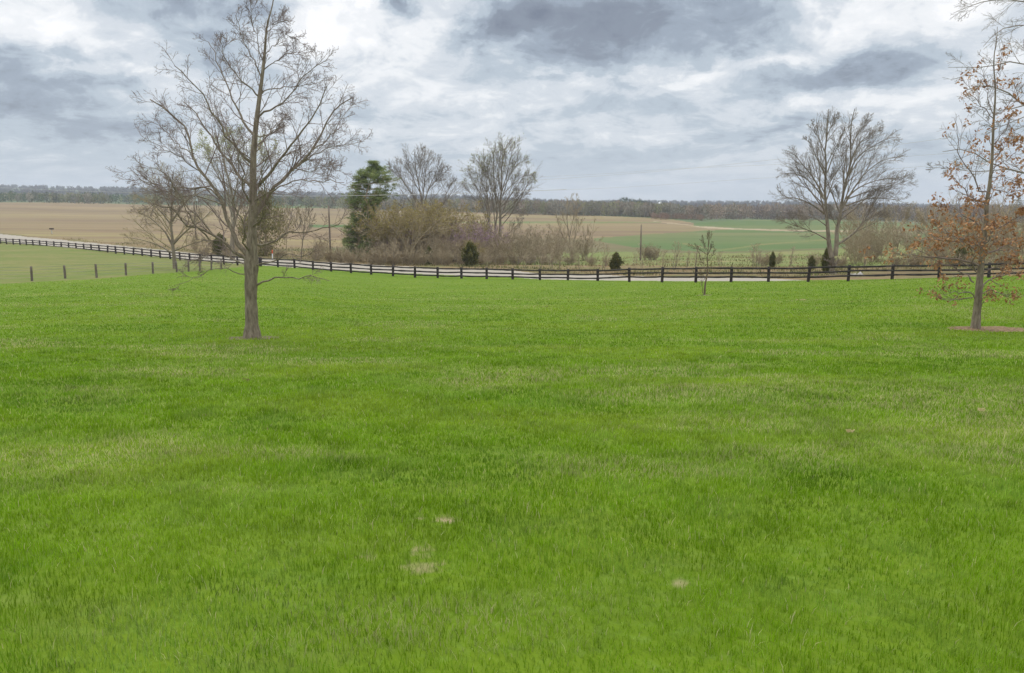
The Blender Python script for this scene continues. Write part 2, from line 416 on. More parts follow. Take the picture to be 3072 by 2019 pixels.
M['straw'] = mat_ramp('dry_straw', [(.32, .25, .10), (.45, .37, .18)], (1, 1, 1), 9)
M['twig_dark'] = mat_ramp('dark_twig_bark', [(.12, .085, .055), (.21, .155, .105)], (1, 1, 1), .9)
M['soil'] = mat_ramp('thin_soil', [(.10, .095, .04), (.17, .15, .07)], (1, 1, 1), 9, bump=.03, bscale=18)
M['rock'] = mat_ramp('pale_stone', [(.33, .29, .25), (.5, .46, .42)], (1, 1, 1), 3, bump=.02)

# ------------------------------------------------------------------ ground
def curve(pts):
    pts = sorted(pts); return (np.array([p[0] for p in pts], float), np.array([p[1] for p in pts], float))


def ev(c, u): return np.interp(u, c[0], c[1])


C_ROADN = curve([(-700, 690), (0, 724), (374, 759), (568, 780), (783, 796), (939, 806), (1053, 811), (1179, 818), (1245, 821), (1384, 827), (1538, 832), (1620, 838), (1793, 841), (1888, 842), (2087, 843.5), (2305, 843), (2424, 842), (3800, 842)])
C_ROADF = curve([(-700, 668), (0, 702), (374, 738), (568, 758), (783, 777), (939, 784), (1053, 790), (1179, 798), (1245, 800), (1384, 807), (1538, 812), (1620, 821), (1793, 824), (1888, 828), (2087, 832), (2305, 835), (2430, 842), (3800, 842)])
C_LAWN = curve([(-700, 880), (0, 851), (280, 838), (470, 821), (600, 813), (720, 801), (783, 796), (939, 806), (1053, 811), (1179, 818), (1245, 821), (1384, 827), (1538, 832), (1620, 838), (1793, 841), (1888, 842), (2087, 843.5), (2305, 843), (2544, 839), (2676, 837), (2816, 833), (2966, 829), (3300, 815), (3800, 800)])
C_VERGE = curve([(-700, 655), (0, 699), (374, 732), (568, 748), (783, 755), (905, 752), (1245, 758), (1450, 790), (1600, 795), (1793, 796), (2305, 800), (2500, 800), (2800, 795), (3072, 780), (3800, 760)])
C_MEAD = curve([(-700, 655), (0, 699), (374, 732), (568, 748), (783, 755), (905, 752), (1245, 758), (1450, 766), (1700, 759), (1860, 755), (2100, 760), (2300, 757), (2500, 748), (2700, 730), (2900, 715), (3800, 690)])
C_ROUGH = curve([(-700, 655), (0, 699), (374, 732), (568, 748), (783, 750), (905, 746), (1245, 735), (1500, 722), (1700, 716), (1790, 722), (1900, 742), (2120, 756), (2250, 753), (2500, 744), (2700, 728), (2900, 712), (3800, 688)])
C_W1F = curve([(-700, -1), (1779, 3000), (1780, 715), (1930, 704), (2100, 693), (2190, 688), (2300, 691), (2500, 695), (2900, 690), (3800, 680)])
C_STRAW = curve([(1900, 658), (1970, 665), (2050, 673), (2100, 681), (2190, 686), (2300, 690), (2500, 694), (2900, 689), (3800, 679)])
C_BROWNF = curve([(-700, 603), (0, 607), (250, 607), (400, 613), (700, 617), (830, 624), (1050, 624), (1400, 636), (1600, 638), (1790, 647), (1900, 651), (2000, 656), (2075, 667), (2100, 681), (3800, 681)])
C_W2F = curve([(2050, 676), (2097, 667), (2247, 659), (2500, 660), (2700, 668), (2790, 676), (3800, 676)])

us = np.arange(-900, 4000, 8.0)
ysr = np.concatenate([np.linspace(-12, 3.0, 16), np.geomspace(3.3, 4400, 900)])
T, YY = np.meshgrid((us - CX) / F, ysr)          # rows: distance, columns: bearing
XX = T * (np.maximum(YY, 0) + 9.0 * np.exp(-np.maximum(YY, 0) / 12.0) + .2)
XX = np.where(YY < 3.3, T * (9.2 + 3.3), XX)
ZZ = H(XX, YY)
nr, nc = XX.shape
PU, PV = project(XX, YY, ZZ)
PV = np.where(YY < 6, 3000, PV); PU = np.where(YY < 6, CX + F * T, PU)
PVm = np.minimum.accumulate(PV, axis=0)
cu = (PU[:-1, :-1] + PU[1:, 1:]) / 2; cv = (PVm[:-1, :-1] + PVm[1:, 1:]) / 2; cy = (YY[:-1, :-1] + YY[1:, 1:]) / 2
cv = cv + (vnoise(cu, cy, 14.0, 3) - .5) * np.where(cy > 150, 1.6, .8) * (cy > 20)
zone = np.full(cu.shape, 9)                      # 9: far ground
zone[cv > ev(C_BROWNF, cu)] = 5
zone[(cu > 2085) & (cv > ev(C_W2F, cu)) & (cv <= ev(C_STRAW, cu))] = 6
zone[(cu >= 1780) & (cv > ev(C_W1F, cu)) & ((cu < 2190) | (cv > ev(C_STRAW, cu)))] = 6
zone[(cu > 1960) & (np.abs(cv - ev(C_STRAW, cu)) < 1.9 * (.3 + 1.4 * vnoise(cu, cy * 0, 30, 8)))] = 8
zone[(cu > 1350) & (cu < 1985) & (np.abs(cv - 667) < 3.2 - np.abs(cu - 1700) / 160)] = 7
zone[(cu > 925) & (cu < 1040) & (np.abs(cv - 678) < 4)] = 6
zone[(cu > 600) & (cu < 1150) & (cv < ev(C_BROWNF, cu)) & (cv > 611)] = 6
zone[(cu > 1780) & (np.abs(cv - np.interp(cu, [1780, 2000, 2160, 2300, 2500], [722, 722, 751, 732, 718])) < np.where(cu > 2050, 2.2, 0))] = 7
zone[cv > ev(C_ROUGH, cu)] = 4
zone[cv > ev(C_MEAD, cu)] = 3
zone[cv > ev(C_VERGE, cu)] = 2
zone[cv > ev(C_ROADF, cu)] = 10
zone[cv > ev(C_ROADN, cu)] = 1
zone[cv > ev(C_LAWN, cu)] = 0
zone[cy > 1250] = 9
zone[(cy < 40)] = 0
BARE = [  # u, v, half width, half height in photo px, strength: worn spots in the turf
    (1340, 1562, 34, 13, 1.0), (1255, 1558, 16, 6, .7), (1262, 1660, 50, 16, .75), (1275, 1700, 70, 22, .6), (1095, 1672, 30, 14, .4),
    (2045, 1752, 30, 16, .6), (1450, 1622, 30, 8, .35), (410, 1612, 30, 10, .3), (1060, 1372, 50, 16, .3),
]
bp_ = [(gp(u, v), hw * gp(u, v)[1] / F, s, hh / hw) for u, v, hw, hh, s in BARE]


def bare_at(x, y):
    r = np.zeros(np.shape(x))
    for p, w, s, asp in bp_:
        sy = w * asp * 2.2
        d = ((x - p[0]) / w)**2 + ((y - p[1]) / sy)**2
        r = np.maximum(r, s * np.clip(1.7 - d * .7 - 1.9 * np.abs(fbm(x, y, .14, 5) - .5) * 2 - .9 * vnoise(x, y, .05, 5), 0, 1))
    return r


BA = bare_at(XX, YY)
ZZg = ZZ.copy()
V = np.stack([XX, YY, ZZg], -1).reshape(-1, 3)
idx = np.arange(nr * nc).reshape(nr, nc)
Q = np.stack([idx[:-1, :-1], idx[:-1, 1:], idx[1:, 1:], idx[1:, :-1]], -1)
ZN = {0: ('lawn', 'lawn', 'bright green lawn sloping down to the dark rail fence', 'lawn'),
      1: ('pasture', 'pasture', 'yellowish green pasture between lawn and receding fence', 'pasture'),
      2: ('road_verge', 'verge', 'tan and brown grass bank on the far side of the road', 'verge'),
      3: ('meadow', 'meadow', 'pale green meadow behind the road', 'meadow'),
      4: ('rough_ground', 'rough', 'olive brown rough ground between meadow and crops', 'ground'),
      5: ('ploughed_field', 'plough', 'broad bare brown field reaching to the woods', 'field'),
      6: ('green_field', 'wheat', 'emerald green crop field in the valley', 'field'),
      7: ('grass_strip', 'strip', 'thin green strips of grass crossing the fields', 'grass'),
      8: ('track', 'straw', 'pale straw coloured track along the green field', 'track'),
      9: ('ground', 'far', 'distant land under the woods and hills', 'ground'),
      10: ('road', 'road', 'pale grey country road behind the rail fence', 'road')}
for z, (nm, mt, lb, ct) in ZN.items():
    q = Q[zone == z]
    if not len(q): continue
    un, inv = np.unique(q.ravel(), return_inverse=True)
    o = mk(nm, V[un], [inv.reshape(-1, 4)], G[mt], smooth=True, attr={'bare': BA.ravel()[un]} if z == 0 else None)
    props(o, lb, ct, kind='structure')

# ------------------------------------------------------------------ grass blades
def grass():
    rs = np.random.RandomState(3)
    # blades thin out smoothly with distance
    wid = 1.42; yt = np.linspace(3.0, 96.0, 4000); wgt = (wid * yt + 4.5) * 2700.0 / (1 + (yt / 8.0)**2.2)
    cdf = np.cumsum(wgt) * (yt[1] - yt[0]); n = int(cdf[-1]); y = np.interp(rs.rand(n) * cdf[-1], cdf, yt)
    n = len(y); x = (rs.rand(n) - .5) * (wid * y + 4.5)
    ba = bare_at(x, y)
    # keep off mulch
    keep = (rs.rand(n) > ba * .75) & (rs.rand(n) < np.clip((92 - y) / 45, 0, 1))
    pu_, pv_ = project(x, y, H(x, y)); keep &= pv_ > ev(C_LAWN, pu_) + 1.0
    for (c, rx, ry) in MULCH:
        q_ = ((x - c[0]) / rx)**2 + ((y - c[1]) / ry)**2; keep &= rs.rand(n) < np.clip(.06 + 1.25 * (q_ + .9 * (fbm(x, y, .35, 6) - .5) - .35) + (.4 if rx < 1.2 else 0), 0, 1)
    x, y = x[keep], y[keep]; n = len(y); ba = ba[keep]
    z = H(x, y)
    cl = fbm(x, y, .55, 4); cl2 = fbm(x, y, 2.6, 14); cl3 = fbm(x, y, .16, 24)
    tall = np.clip((cl - .5) * 2.6 + (cl3 - .5) * 1.6, -.75, 1.1)
    far = np.clip((y - 8) / 30, 0, 1)
    h = (.050 + .026 * tall + .018 * rs.rand(n)) * (1 - .45 * np.clip((y - 30) / 50, 0, 1)) * (1 - .45 * ba)
    h *= np.where(rs.rand(n) < .02, 1.55, 1)
    w = (.0017 + .0013 * rs.rand(n)) * (1 + .27 * np.maximum(y - 5, 0)**.85)
    a = rs.rand(n) * 2 * np.pi
    la = a + np.pi / 2 + rs.randn(n) * .4; lean = (.15 + .75 * rs.rand(n)) * h
    # wind lays the blades in drifts
    lx = np.cos(la) * lean + .012 * (cl2 - .3); ly = np.sin(la) * lean
    dx, dy = np.cos(a) * w, np.sin(a) * w
    P = np.empty((n, 5, 3), np.float32)
    base = np.stack([x, y, z - .004], -1)
    side = np.stack([dx, dy, np.zeros(n)], -1)
    mid = base + np.stack([lx * .30, ly * .30, h * .58], -1); tip = base + np.stack([lx, ly, h], -1)
    P[:, 0] = base - side; P[:, 1] = base + side; P[:, 2] = mid - side * .8; P[:, 3] = mid + side * .8; P[:, 4] = tip
    k = np.arange(n)[:, None] * 5
    Fa = np.concatenate([k + np.array([[0, 1, 3]]), k + np.array([[0, 3, 2]]), k + np.array([[2, 3, 4]])], 0)
    pal = np.array([[.158, .275, .006], [.105, .212, .005], [.225, .318, .018], [.30, .39, .07], [.46, .42, .20], [.22, .33, .055]])
    c = pal[0][None] * np.ones((n, 1))
    def mixc(c, col, f): return c * (1 - f[:, None]) + col[None] * f[:, None]
    c = mixc(c, pal[1], np.clip((fbm(x, y, 1.7, 41) - .48) * 4, 0, 1) * .85)
    c = mixc(c, pal[2], np.clip((fbm(x * .7, y * 1.3, 3.0, 71) - .48) * 5, 0, 1) * .95)
    c = mixc(c, pal[5], np.clip((fbm(x, y, .6, 91) - .56) * 6, 0, 1) * .45)
    c = mixc(c, pal[3], (rs.rand(n) < .14) * .6)
    c = mixc(c, pal[4], np.clip((rs.rand(n) < .025) * .9 + ba * (rs.rand(n) < .8), 0, 1))
    dry = np.clip((fbm(x * .55, y * 1.2, 2.2, 55) - .53) * 6, 0, 1)
    c = mixc(c, pal[4], dry * (rs.rand(n) < .42) * .85)
    c = c * (.80 + .4 * rs.rand(n))[:, None] * (1 + .70 * (fbm(x, y, .35, 63) - .5) + .25 * (fbm(x, y, 1.4, 83) - .5))[:, None]
    cc = np.repeat(c[:, None, :], 5, 1)
    cc[:, 4] = cc[:, 4] * 1.15
    m, nt, b = mat_base('grass_blade', .7, .12)
    at = N(nt, 'ShaderNodeAttribute', attribute_name='Col'); nt.links.new(at.outputs['Color'], b.inputs['Base Color'])
    tr = N(nt, 'ShaderNodeBsdfTranslucent'); nt.links.new(at.outputs['Color'], tr.inputs['Color'])
    ms = N(nt, 'ShaderNodeMixShader'); ms.inputs[0].default_value = .45
    nt.links.new(b.outputs[0], ms.inputs[1]); nt.links.new(tr.outputs[0], ms.inputs[2]); nt.links.new(ms.outputs[0], nt.nodes['Material Output'].inputs[0])
    o = mk('grass', P.reshape(-1, 3), [Fa], m, col=cc.reshape(-1, 3))
    props(o, 'short spring grass blades covering the lawn', 'grass', kind='stuff')


# ------------------------------------------------------------------ tubes and branches
def tubes(sets, sides_of):
    """sets: list of (pts (M,n,3), rad (M,n), sides) -> V, F"""
    Vs, Fs = [], []; off = 0
    for pts, rad, sd_ in sets:
        Mn, n, _ = pts.shape
        if Mn == 0: continue
        Tn = np.gradient(pts, axis=1); Tn /= np.linalg.norm(Tn, axis=2, keepdims=True) + 1e-9
        ref = np.zeros_like(Tn); ref[..., 0] = 1.0
        mdir = np.abs(Tn[:, :, 0].mean(1)) > .75; ref[mdir] = (0, 1, 0)
        U = np.cross(Tn, ref); U /= np.linalg.norm(U, axis=2, keepdims=True) + 1e-9; W = np.cross(Tn, U)
        a = np.arange(sd_) * 2 * np.pi / sd_
        ring = pts[:, :, None] + rad[:, :, None, None] * (np.cos(a)[None, None, :, None] * U[:, :, None] + np.sin(a)[None, None, :, None] * W[:, :, None])
        Vs.append(ring.reshape(-1, 3))
        id_ = np.arange(Mn * n * sd_).reshape(Mn, n, sd_) + off; nx = np.roll(id_, -1, axis=2)
        Fs.append(np.stack([id_[:, :-1], nx[:, :-1], nx[:, 1:], id_[:, 1:]], -1).reshape(-1, 4))
        off += Mn * n * sd_
    return np.concatenate(Vs), np.concatenate(Fs)


def kids(pts, rad, k, rs, t0=.2, t1=1.0, ang=45, angj=12, lenf=.5, up=.05, wig=.15, n=5, rmul=.6, tip=.4, fall=.7, lmin=0.0, wind=None, zmin=None):
    Mn, n0, _ = pts.shape
    seg = np.linalg.norm(np.diff(pts, axis=1), axis=2); Lp = seg.sum(1)
    t = t0 + (t1 - t0) * (np.arange(k)[None] + rs.rand(Mn, k)) / k
    f = t * (n0 - 1); j = np.clip(f.astype(int), 0, n0 - 2); w = (f - j)[..., None]
    ii = np.arange(Mn)[:, None]
    pos = pts[ii, j] * (1 - w) + pts[ii, j+1] * w
    Tn = pts[ii, j+1] - pts[ii, j]; Tn /= np.linalg.norm(Tn, axis=2, keepdims=True) + 1e-9
    r = rad[ii, j] * (1 - w[..., 0]) + rad[ii, j+1] * w[..., 0]
    rv = rs.randn(Mn, 1, 3) + 0 * Tn; U = np.cross(Tn, rv); U /= np.linalg.norm(U, axis=2, keepdims=True) + 1e-9; W = np.cross(Tn, U)
    ph = (np.arange(k)[None] * 2.4 + rs.rand(Mn, 1) * 6.28 + rs.randn(Mn, k) * .5)[..., None]
    a = np.radians(ang + rs.randn(Mn, k) * angj)[..., None]
    d = np.cos(a) * Tn + np.sin(a) * (np.cos(ph) * U + np.sin(ph) * W)
    L = lenf * Lp[:, None] * (1 - fall * (t - t0) / max(t1 - t0, 1e-6)) * (.65 + .7 * rs.rand(Mn, k))
    L = np.maximum(L, lmin)
    pos = pos.reshape(-1, 3); d = d.reshape(-1, 3); L = L.reshape(-1); r = r.reshape(-1) * rmul
    out = np.empty((len(L), n, 3)); out[:, 0] = pos; st = (L / (n - 1))[:, None]
    for q in range(1, n):
        d = d + rs.randn(*d.shape) * wig; d[:, 2] += up
        if wind is not None: d = d + np.array(wind)
        d /= np.linalg.norm(d, axis=1, keepdims=True) + 1e-9
        out[:, q] = out[:, q-1] + d * st
    if zmin is not None:
        out[..., 2] = np.maximum(out[..., 2], zmin)
    rr = r[:, None] * (1 - (1 - tip) * np.linspace(0, 1, n)[None])
    return out, rr


def resample(P, n):
    P = np.asarray(P, float); s = np.concatenate([[0], np.cumsum(np.linalg.norm(np.diff(P, axis=0), axis=1))])
    q = np.linspace(0, s[-1], n)
    lin = np.stack([pchip_lin(s, P[:, c], q) for c in range(3)], -1)
    return lin


def pchip_lin(s, y, q):
    if len(s) < 3: return np.interp(q, s, y)
    # smooth cubic through the points
    m = np.gradient(y, s); k = np.clip(np.searchsorted(s, q) - 1, 0, len(s) - 2); h = s[k+1] - s[k]; t = (q - s[k]) / h
    return (2*t**3-3*t**2+1)*y[k] + (t**3-2*t**2+t)*h*m[k] + (-2*t**3+3*t**2)*y[k+1] + (t**3-t**2)*h*m[k+1]


def limb(uv, Y, dy, r0, r1, n=12, dy0=0.0):
    """a limb seen along photo pixels uv; it reaches dy metres toward or away from the viewer along its length"""
    P = [at(u, v, Y + dy0 + (dy) * (i / (len(uv) - 1))**1.1) for i, (u, v) in enumerate(uv)]
    P = resample(P, n); s = np.linspace(0, 1, n)
    return P[None], (r0 * (1 - s) + r1 * s)[None] if r0 else None


def buds(tips, rs, n, size, spread):
    """small folded leaf faces around the given points"""
    i = rs.randint(0, len(tips), n); c = tips[i] + rs.randn(n, 3) * spread
    a = rs.randn(n, 3); a /= np.linalg.norm(a, axis=1, keepdims=True); b = np.cross(a, rs.randn(n, 3)); b /= np.linalg.norm(b, axis=1, keepdims=True)
    s = size * (.6 + .8 * rs.rand(n, 1))
    P = np.stack([c - a * s, c + b * s * .6, c + a * s, c - b * s * .6], 1)
    return P.reshape(-1, 3), np.arange(n * 4).reshape(-1, 4)


def zoomer(x0, y0, sc):
    return lambda pts: [(x0 + x / sc, y0 + y / sc) for x, y in pts]


# ------------------------------------------------------------------ big bare tree on the lawn
MULCH = []
def blob_ring(name, c, rx, ry, mat, label, cat, lift=.035, group=None, seed=1):
    rs = np.random.RandomState(seed); n = 40; k = 7
    V = [[c[0], c[1], Hs(c[0], c[1]) + lift]]; a = np.linspace(0, 2*np.pi, n, endpoint=False)
    edge = 1 + .25 * (vnoise(np.cos(a) * 3, np.sin(a) * 3, 1.0, seed * 3.3) - .5) * 2 * .6 + .06 * rs.randn(n)
    for j in range(1, k + 1):
        f = j / k
        x = c[0] + np.cos(a) * rx * f * edge; y = c[1] + np.sin(a) * ry * f * edge
        z = H(x, y) + lift * (1 - f**3) + (rs.rand(n) - .3) * .018 * (j < k) - .02 * (j == k)
        V += list(np.stack([x, y, z], -1))
    F3 = [[0, 1 + i, 1 + (i + 1) % n] for i in range(n)]; F4 = []
    for j in range(k - 1):
        for i in range(n):
            a0 = 1 + j*n + i; a1 = 1 + j*n + (i+1) % n; F4.append([a0, a0 + n, a1 + n, a1])
    o = mk(name, V, [np.array(F3), np.array(F4)], mat, smooth=False)
    MULCH.append((c, rx, ry)); return props(o, label, cat, group)


def flare(P, R, amt=.5, h=.8):
    z0 = P[0, 0, 2]; return R * (1 + amt * np.exp(-(P[..., 2] - z0) / h * 2.2))


def main_tree():
    rs = np.random.RandomState(12)
    Z = zoomer(350, 0, 1.475); Y = 26.0
    base = at(757, 1013, Y); base[2] = Hs(base[0], base[1])
    Yb = base[1]
    root = empty('bare_tree', base, 'large leafless tree with a pyramid crown standing alone on the lawn', 'tree')
    tz = Z([(600, 1503), (597, 1400), (594, 1300), (595, 1220), (597, 1130), (600, 1000), (604, 850), (605, 700), (613, 590), (632, 430), (645, 330), (656, 220), (666, 110), (690, 20), (700, -60)])
    P = resample([at(u, v, Y) for u, v in tz], 44); P[0, 2] = base[2] - .15
    pr = np.interp(np.linspace(0, 1, 44), [0, .06, .12, .18, .22, .26, .32, .42, .5, .62, .75, .9, 1], [.255, .205, .19, .20, .235, .18, .135, .12, .10, .078, .054, .026, .010])
    pr = pr * (1 + .05 * np.sin(np.arange(44) * 2.1)); pr[0] *= 1.25; pr[1] *= 1.1
    trunk = (P[None], pr[None])
    LM = [  # (pixels in the zoom, r0, reach toward(-)/away(+))
        ([(605, 838), (560, 790), (510, 740), (440, 640), (370, 520), (300, 450)], .085, 1.2),
        ([(605, 725), (560, 690), (500, 620), (450, 540), (400, 460), (365, 390), (300, 335), (250, 290)], .075, -1.2),
        ([(605, 595), (560, 530), (510, 430), (470, 330), (430, 240), (405, 180)], .06, 1.4),
        ([(632, 430), (590, 390), (540, 340), (500, 290), (470, 240), (465, 150)], .045, -.9),
        ([(642, 355), (610, 270), (570, 200), (545, 130), (530, 65)], .038, .6),
        ([(652, 280), (625, 200), (610, 130), (595, 60), (600, 0)], .028, -.5),
        ([(613, 835), (660, 780), (720, 700), (790, 620), (860, 530), (905, 450), (925, 370)], .085, -1.2),
        ([(602, 960), (640, 910), (700, 830), (780, 752), (850, 680), (900, 590), (950, 500), (1040, 430)], .115, 1.1),
        ([(780, 752), (870, 690), (960, 650), (1030, 640), (1095, 622)], .035, .8),
        ([(850, 680), (940, 610), (1000, 520), (1050, 450)], .035, 1.0),
        ([(604, 890), (680, 850), (760, 810), (850, 800), (940, 800), (1010, 805)], .05, -1.6),
        ([(603, 1080), (640, 1085), (690, 1075), (750, 1030), (830, 1030), (910, 1010), (985, 985), (1010, 930)], .06, .8),
        ([(583, 1130), (530, 1060), (490, 970), (460, 880), (410, 800), (350, 730), (325, 640), (290, 560), (240, 500), (150, 440)], .125, .9),
        ([(460, 880), (400, 830), (330, 830), (240, 830), (150, 810), (90, 790)], .045, -.6),
        ([(580, 1150), (500, 1090), (430, 1040), (370, 1010), (310, 1000), (250, 930), (160, 900)], .095, -.8),
        ([(410, 1060), (340, 980), (280, 860), (200, 760), (100, 720)], .04, -1.4),
        ([(590, 1225), (540, 1215), (480, 1190), (410, 1200), (330, 1240), (260, 1265)], .030, -1.2),
        ([(600, 1262), (650, 1245), (720, 1225), (790, 1230), (870, 1222), (940, 1240)], .055, -.9),
        ([(603, 1180), (680, 1160), (760, 1130), (840, 1130), (870, 1110)], .045, -1.8),
        ([(588, 1175), (530, 1150), (450, 1120), (380, 1130), (330, 1170)], .04, 1.5),
        ([(615, 600), (660, 600), (690, 580), (720, 540), (770, 510)], .03, -.7),
        ([(630, 515), (690, 490), (760, 430), (820, 350), (890, 290), (922, 262)], .05, -.8),
        ([(638, 420), (700, 390), (760, 385), (840, 380), (920, 350)], .032, 1.2),
        ([(650, 310), (720, 260), (780, 235), (845, 230)], .028, -.6),
        ([(655, 245), (700, 200), (750, 150), (815, 190)], .022, .5),
        ([(662, 150), (690, 110), (740, 90), (735, 60)], .016, .3),
        ([(606, 690), (640, 640), (700, 560), (740, 520)], .04, 1.9),
        ([(606, 780), (590, 740), (520, 640), (500, 560), (480, 520)], .045, 2.3),
        ([(600, 900), (560, 840), (560, 760), (540, 700), (570, 620)], .05, -2.3),
        ([(600, 1010), (640, 960), (660, 860), (640, 760), (680, 690)], .055, -2.6),
        ([(598, 1060), (560, 1000), (600, 900), (660, 830), (700, 760)], .05, 2.7),
        ([(596, 1120), (560, 1080), (570, 1010), (520, 900), (540, 830)], .05, -2.5),
        ([(470, 905), (380, 870), (280, 870), (180, 890), (110, 950)], .035, .9), ([(430, 1045), (330, 930), (230, 850), (130, 810), (55, 745)], .045, 1.2),
        ([(410, 800), (340, 740), (260, 680), (180, 640), (110, 600)], .035, -.8), ([(340, 680), (270, 640), (200, 560), (140, 530)], .028, .9),
        ([(790, 745), (860, 760), (930, 730), (1000, 760)], .028, -1.0), ([(740, 690), (800, 680), (880, 720), (960, 740)], .025, 1.4),
    ]
    limbs = [(P[None], pr[None])]
    for (uv, r0, dy) in LM:
        p, r = limb(Z(uv), Y, dy, r0, r0 * .16 + .004, 14)
        p[0, 1:] += rs.randn(13, 3) * .025
        limbs.append((p, r))
    A = np.concatenate([p for p, _ in limbs[1:]]); AR = np.concatenate([r for _, r in limbs[1:]])
    AR = AR * .70
    AR = AR * (1 - .22 * np.sin(np.linspace(0, np.pi, AR.shape[1])))[None]
    lowk = np.ones(len(A), bool); lowk[[16, 17, 18]] = False
    cl_, rl_ = kids(A[~lowk], AR[~lowk], 4, rs, .3, 1.0, 35, 8, .20, .06, .08, 7, .5, .3, .5)
    c1, r1 = kids(A[lowk], AR[lowk], 12, rs, .15, 1.0, 40, 10, .30, .045, .09, 7, .5, .3, .55)
    c1t, r1t = kids(trunk[0], trunk[1], 16, rs, .34, 1.0, 50, 10, .13, .05, .09, 7, .26, .3, .80)
    c1 = np.concatenate([c1, c1t, cl_]); r1 = np.clip(np.concatenate([r1, r1t, rl_]), .006, .020)
    c2, r2 = kids(c1, r1, 6, rs, .2, 1.0, 40, 10, .50, .04, .10, 5, .6, .4, .45, .14); r2 = np.clip(r2, .0045, .011)
    c3, r3 = kids(c2, r2, 3, rs, .3, 1.0, 45, 15, .5, .06, .14, 4, .7, .6, .4, .09); r3 = np.clip(r3, .0034, .006)
    tpts = [trunk[0]], [trunk[1]]
    V, Fq = tubes([(trunk[0], trunk[1], 14)] , None); mk('trunk', V, [Fq], M['bark_main'], root, smooth=True)
    V, Fq = tubes([(A, AR, 8)], None); mk('limbs', V, [Fq], M['bark_main'], root, smooth=True)
    # stubby spurs with buds at the ends
    c4, r4 = kids(c3, r3, 1, rs, .5, 1.0, 42, 10, .35, .05, .1, 2, 1.0, 1.4, 0, .05); r4 = np.clip(r4, .0036, .005)
    V, Fq = tubes([(c1, r1, 5), (c2, r2, 4), (c3, r3, 3), (c4, r4, 3)], None); mk('crown', V, [Fq], M['twig_main'], root)
    blob_ring('soil_ring', base, 1.0, .7, M['soil'], 'thin ring of bare earth round the big leafless tree trunk', 'soil ring', .008, seed=4)


main_tree()

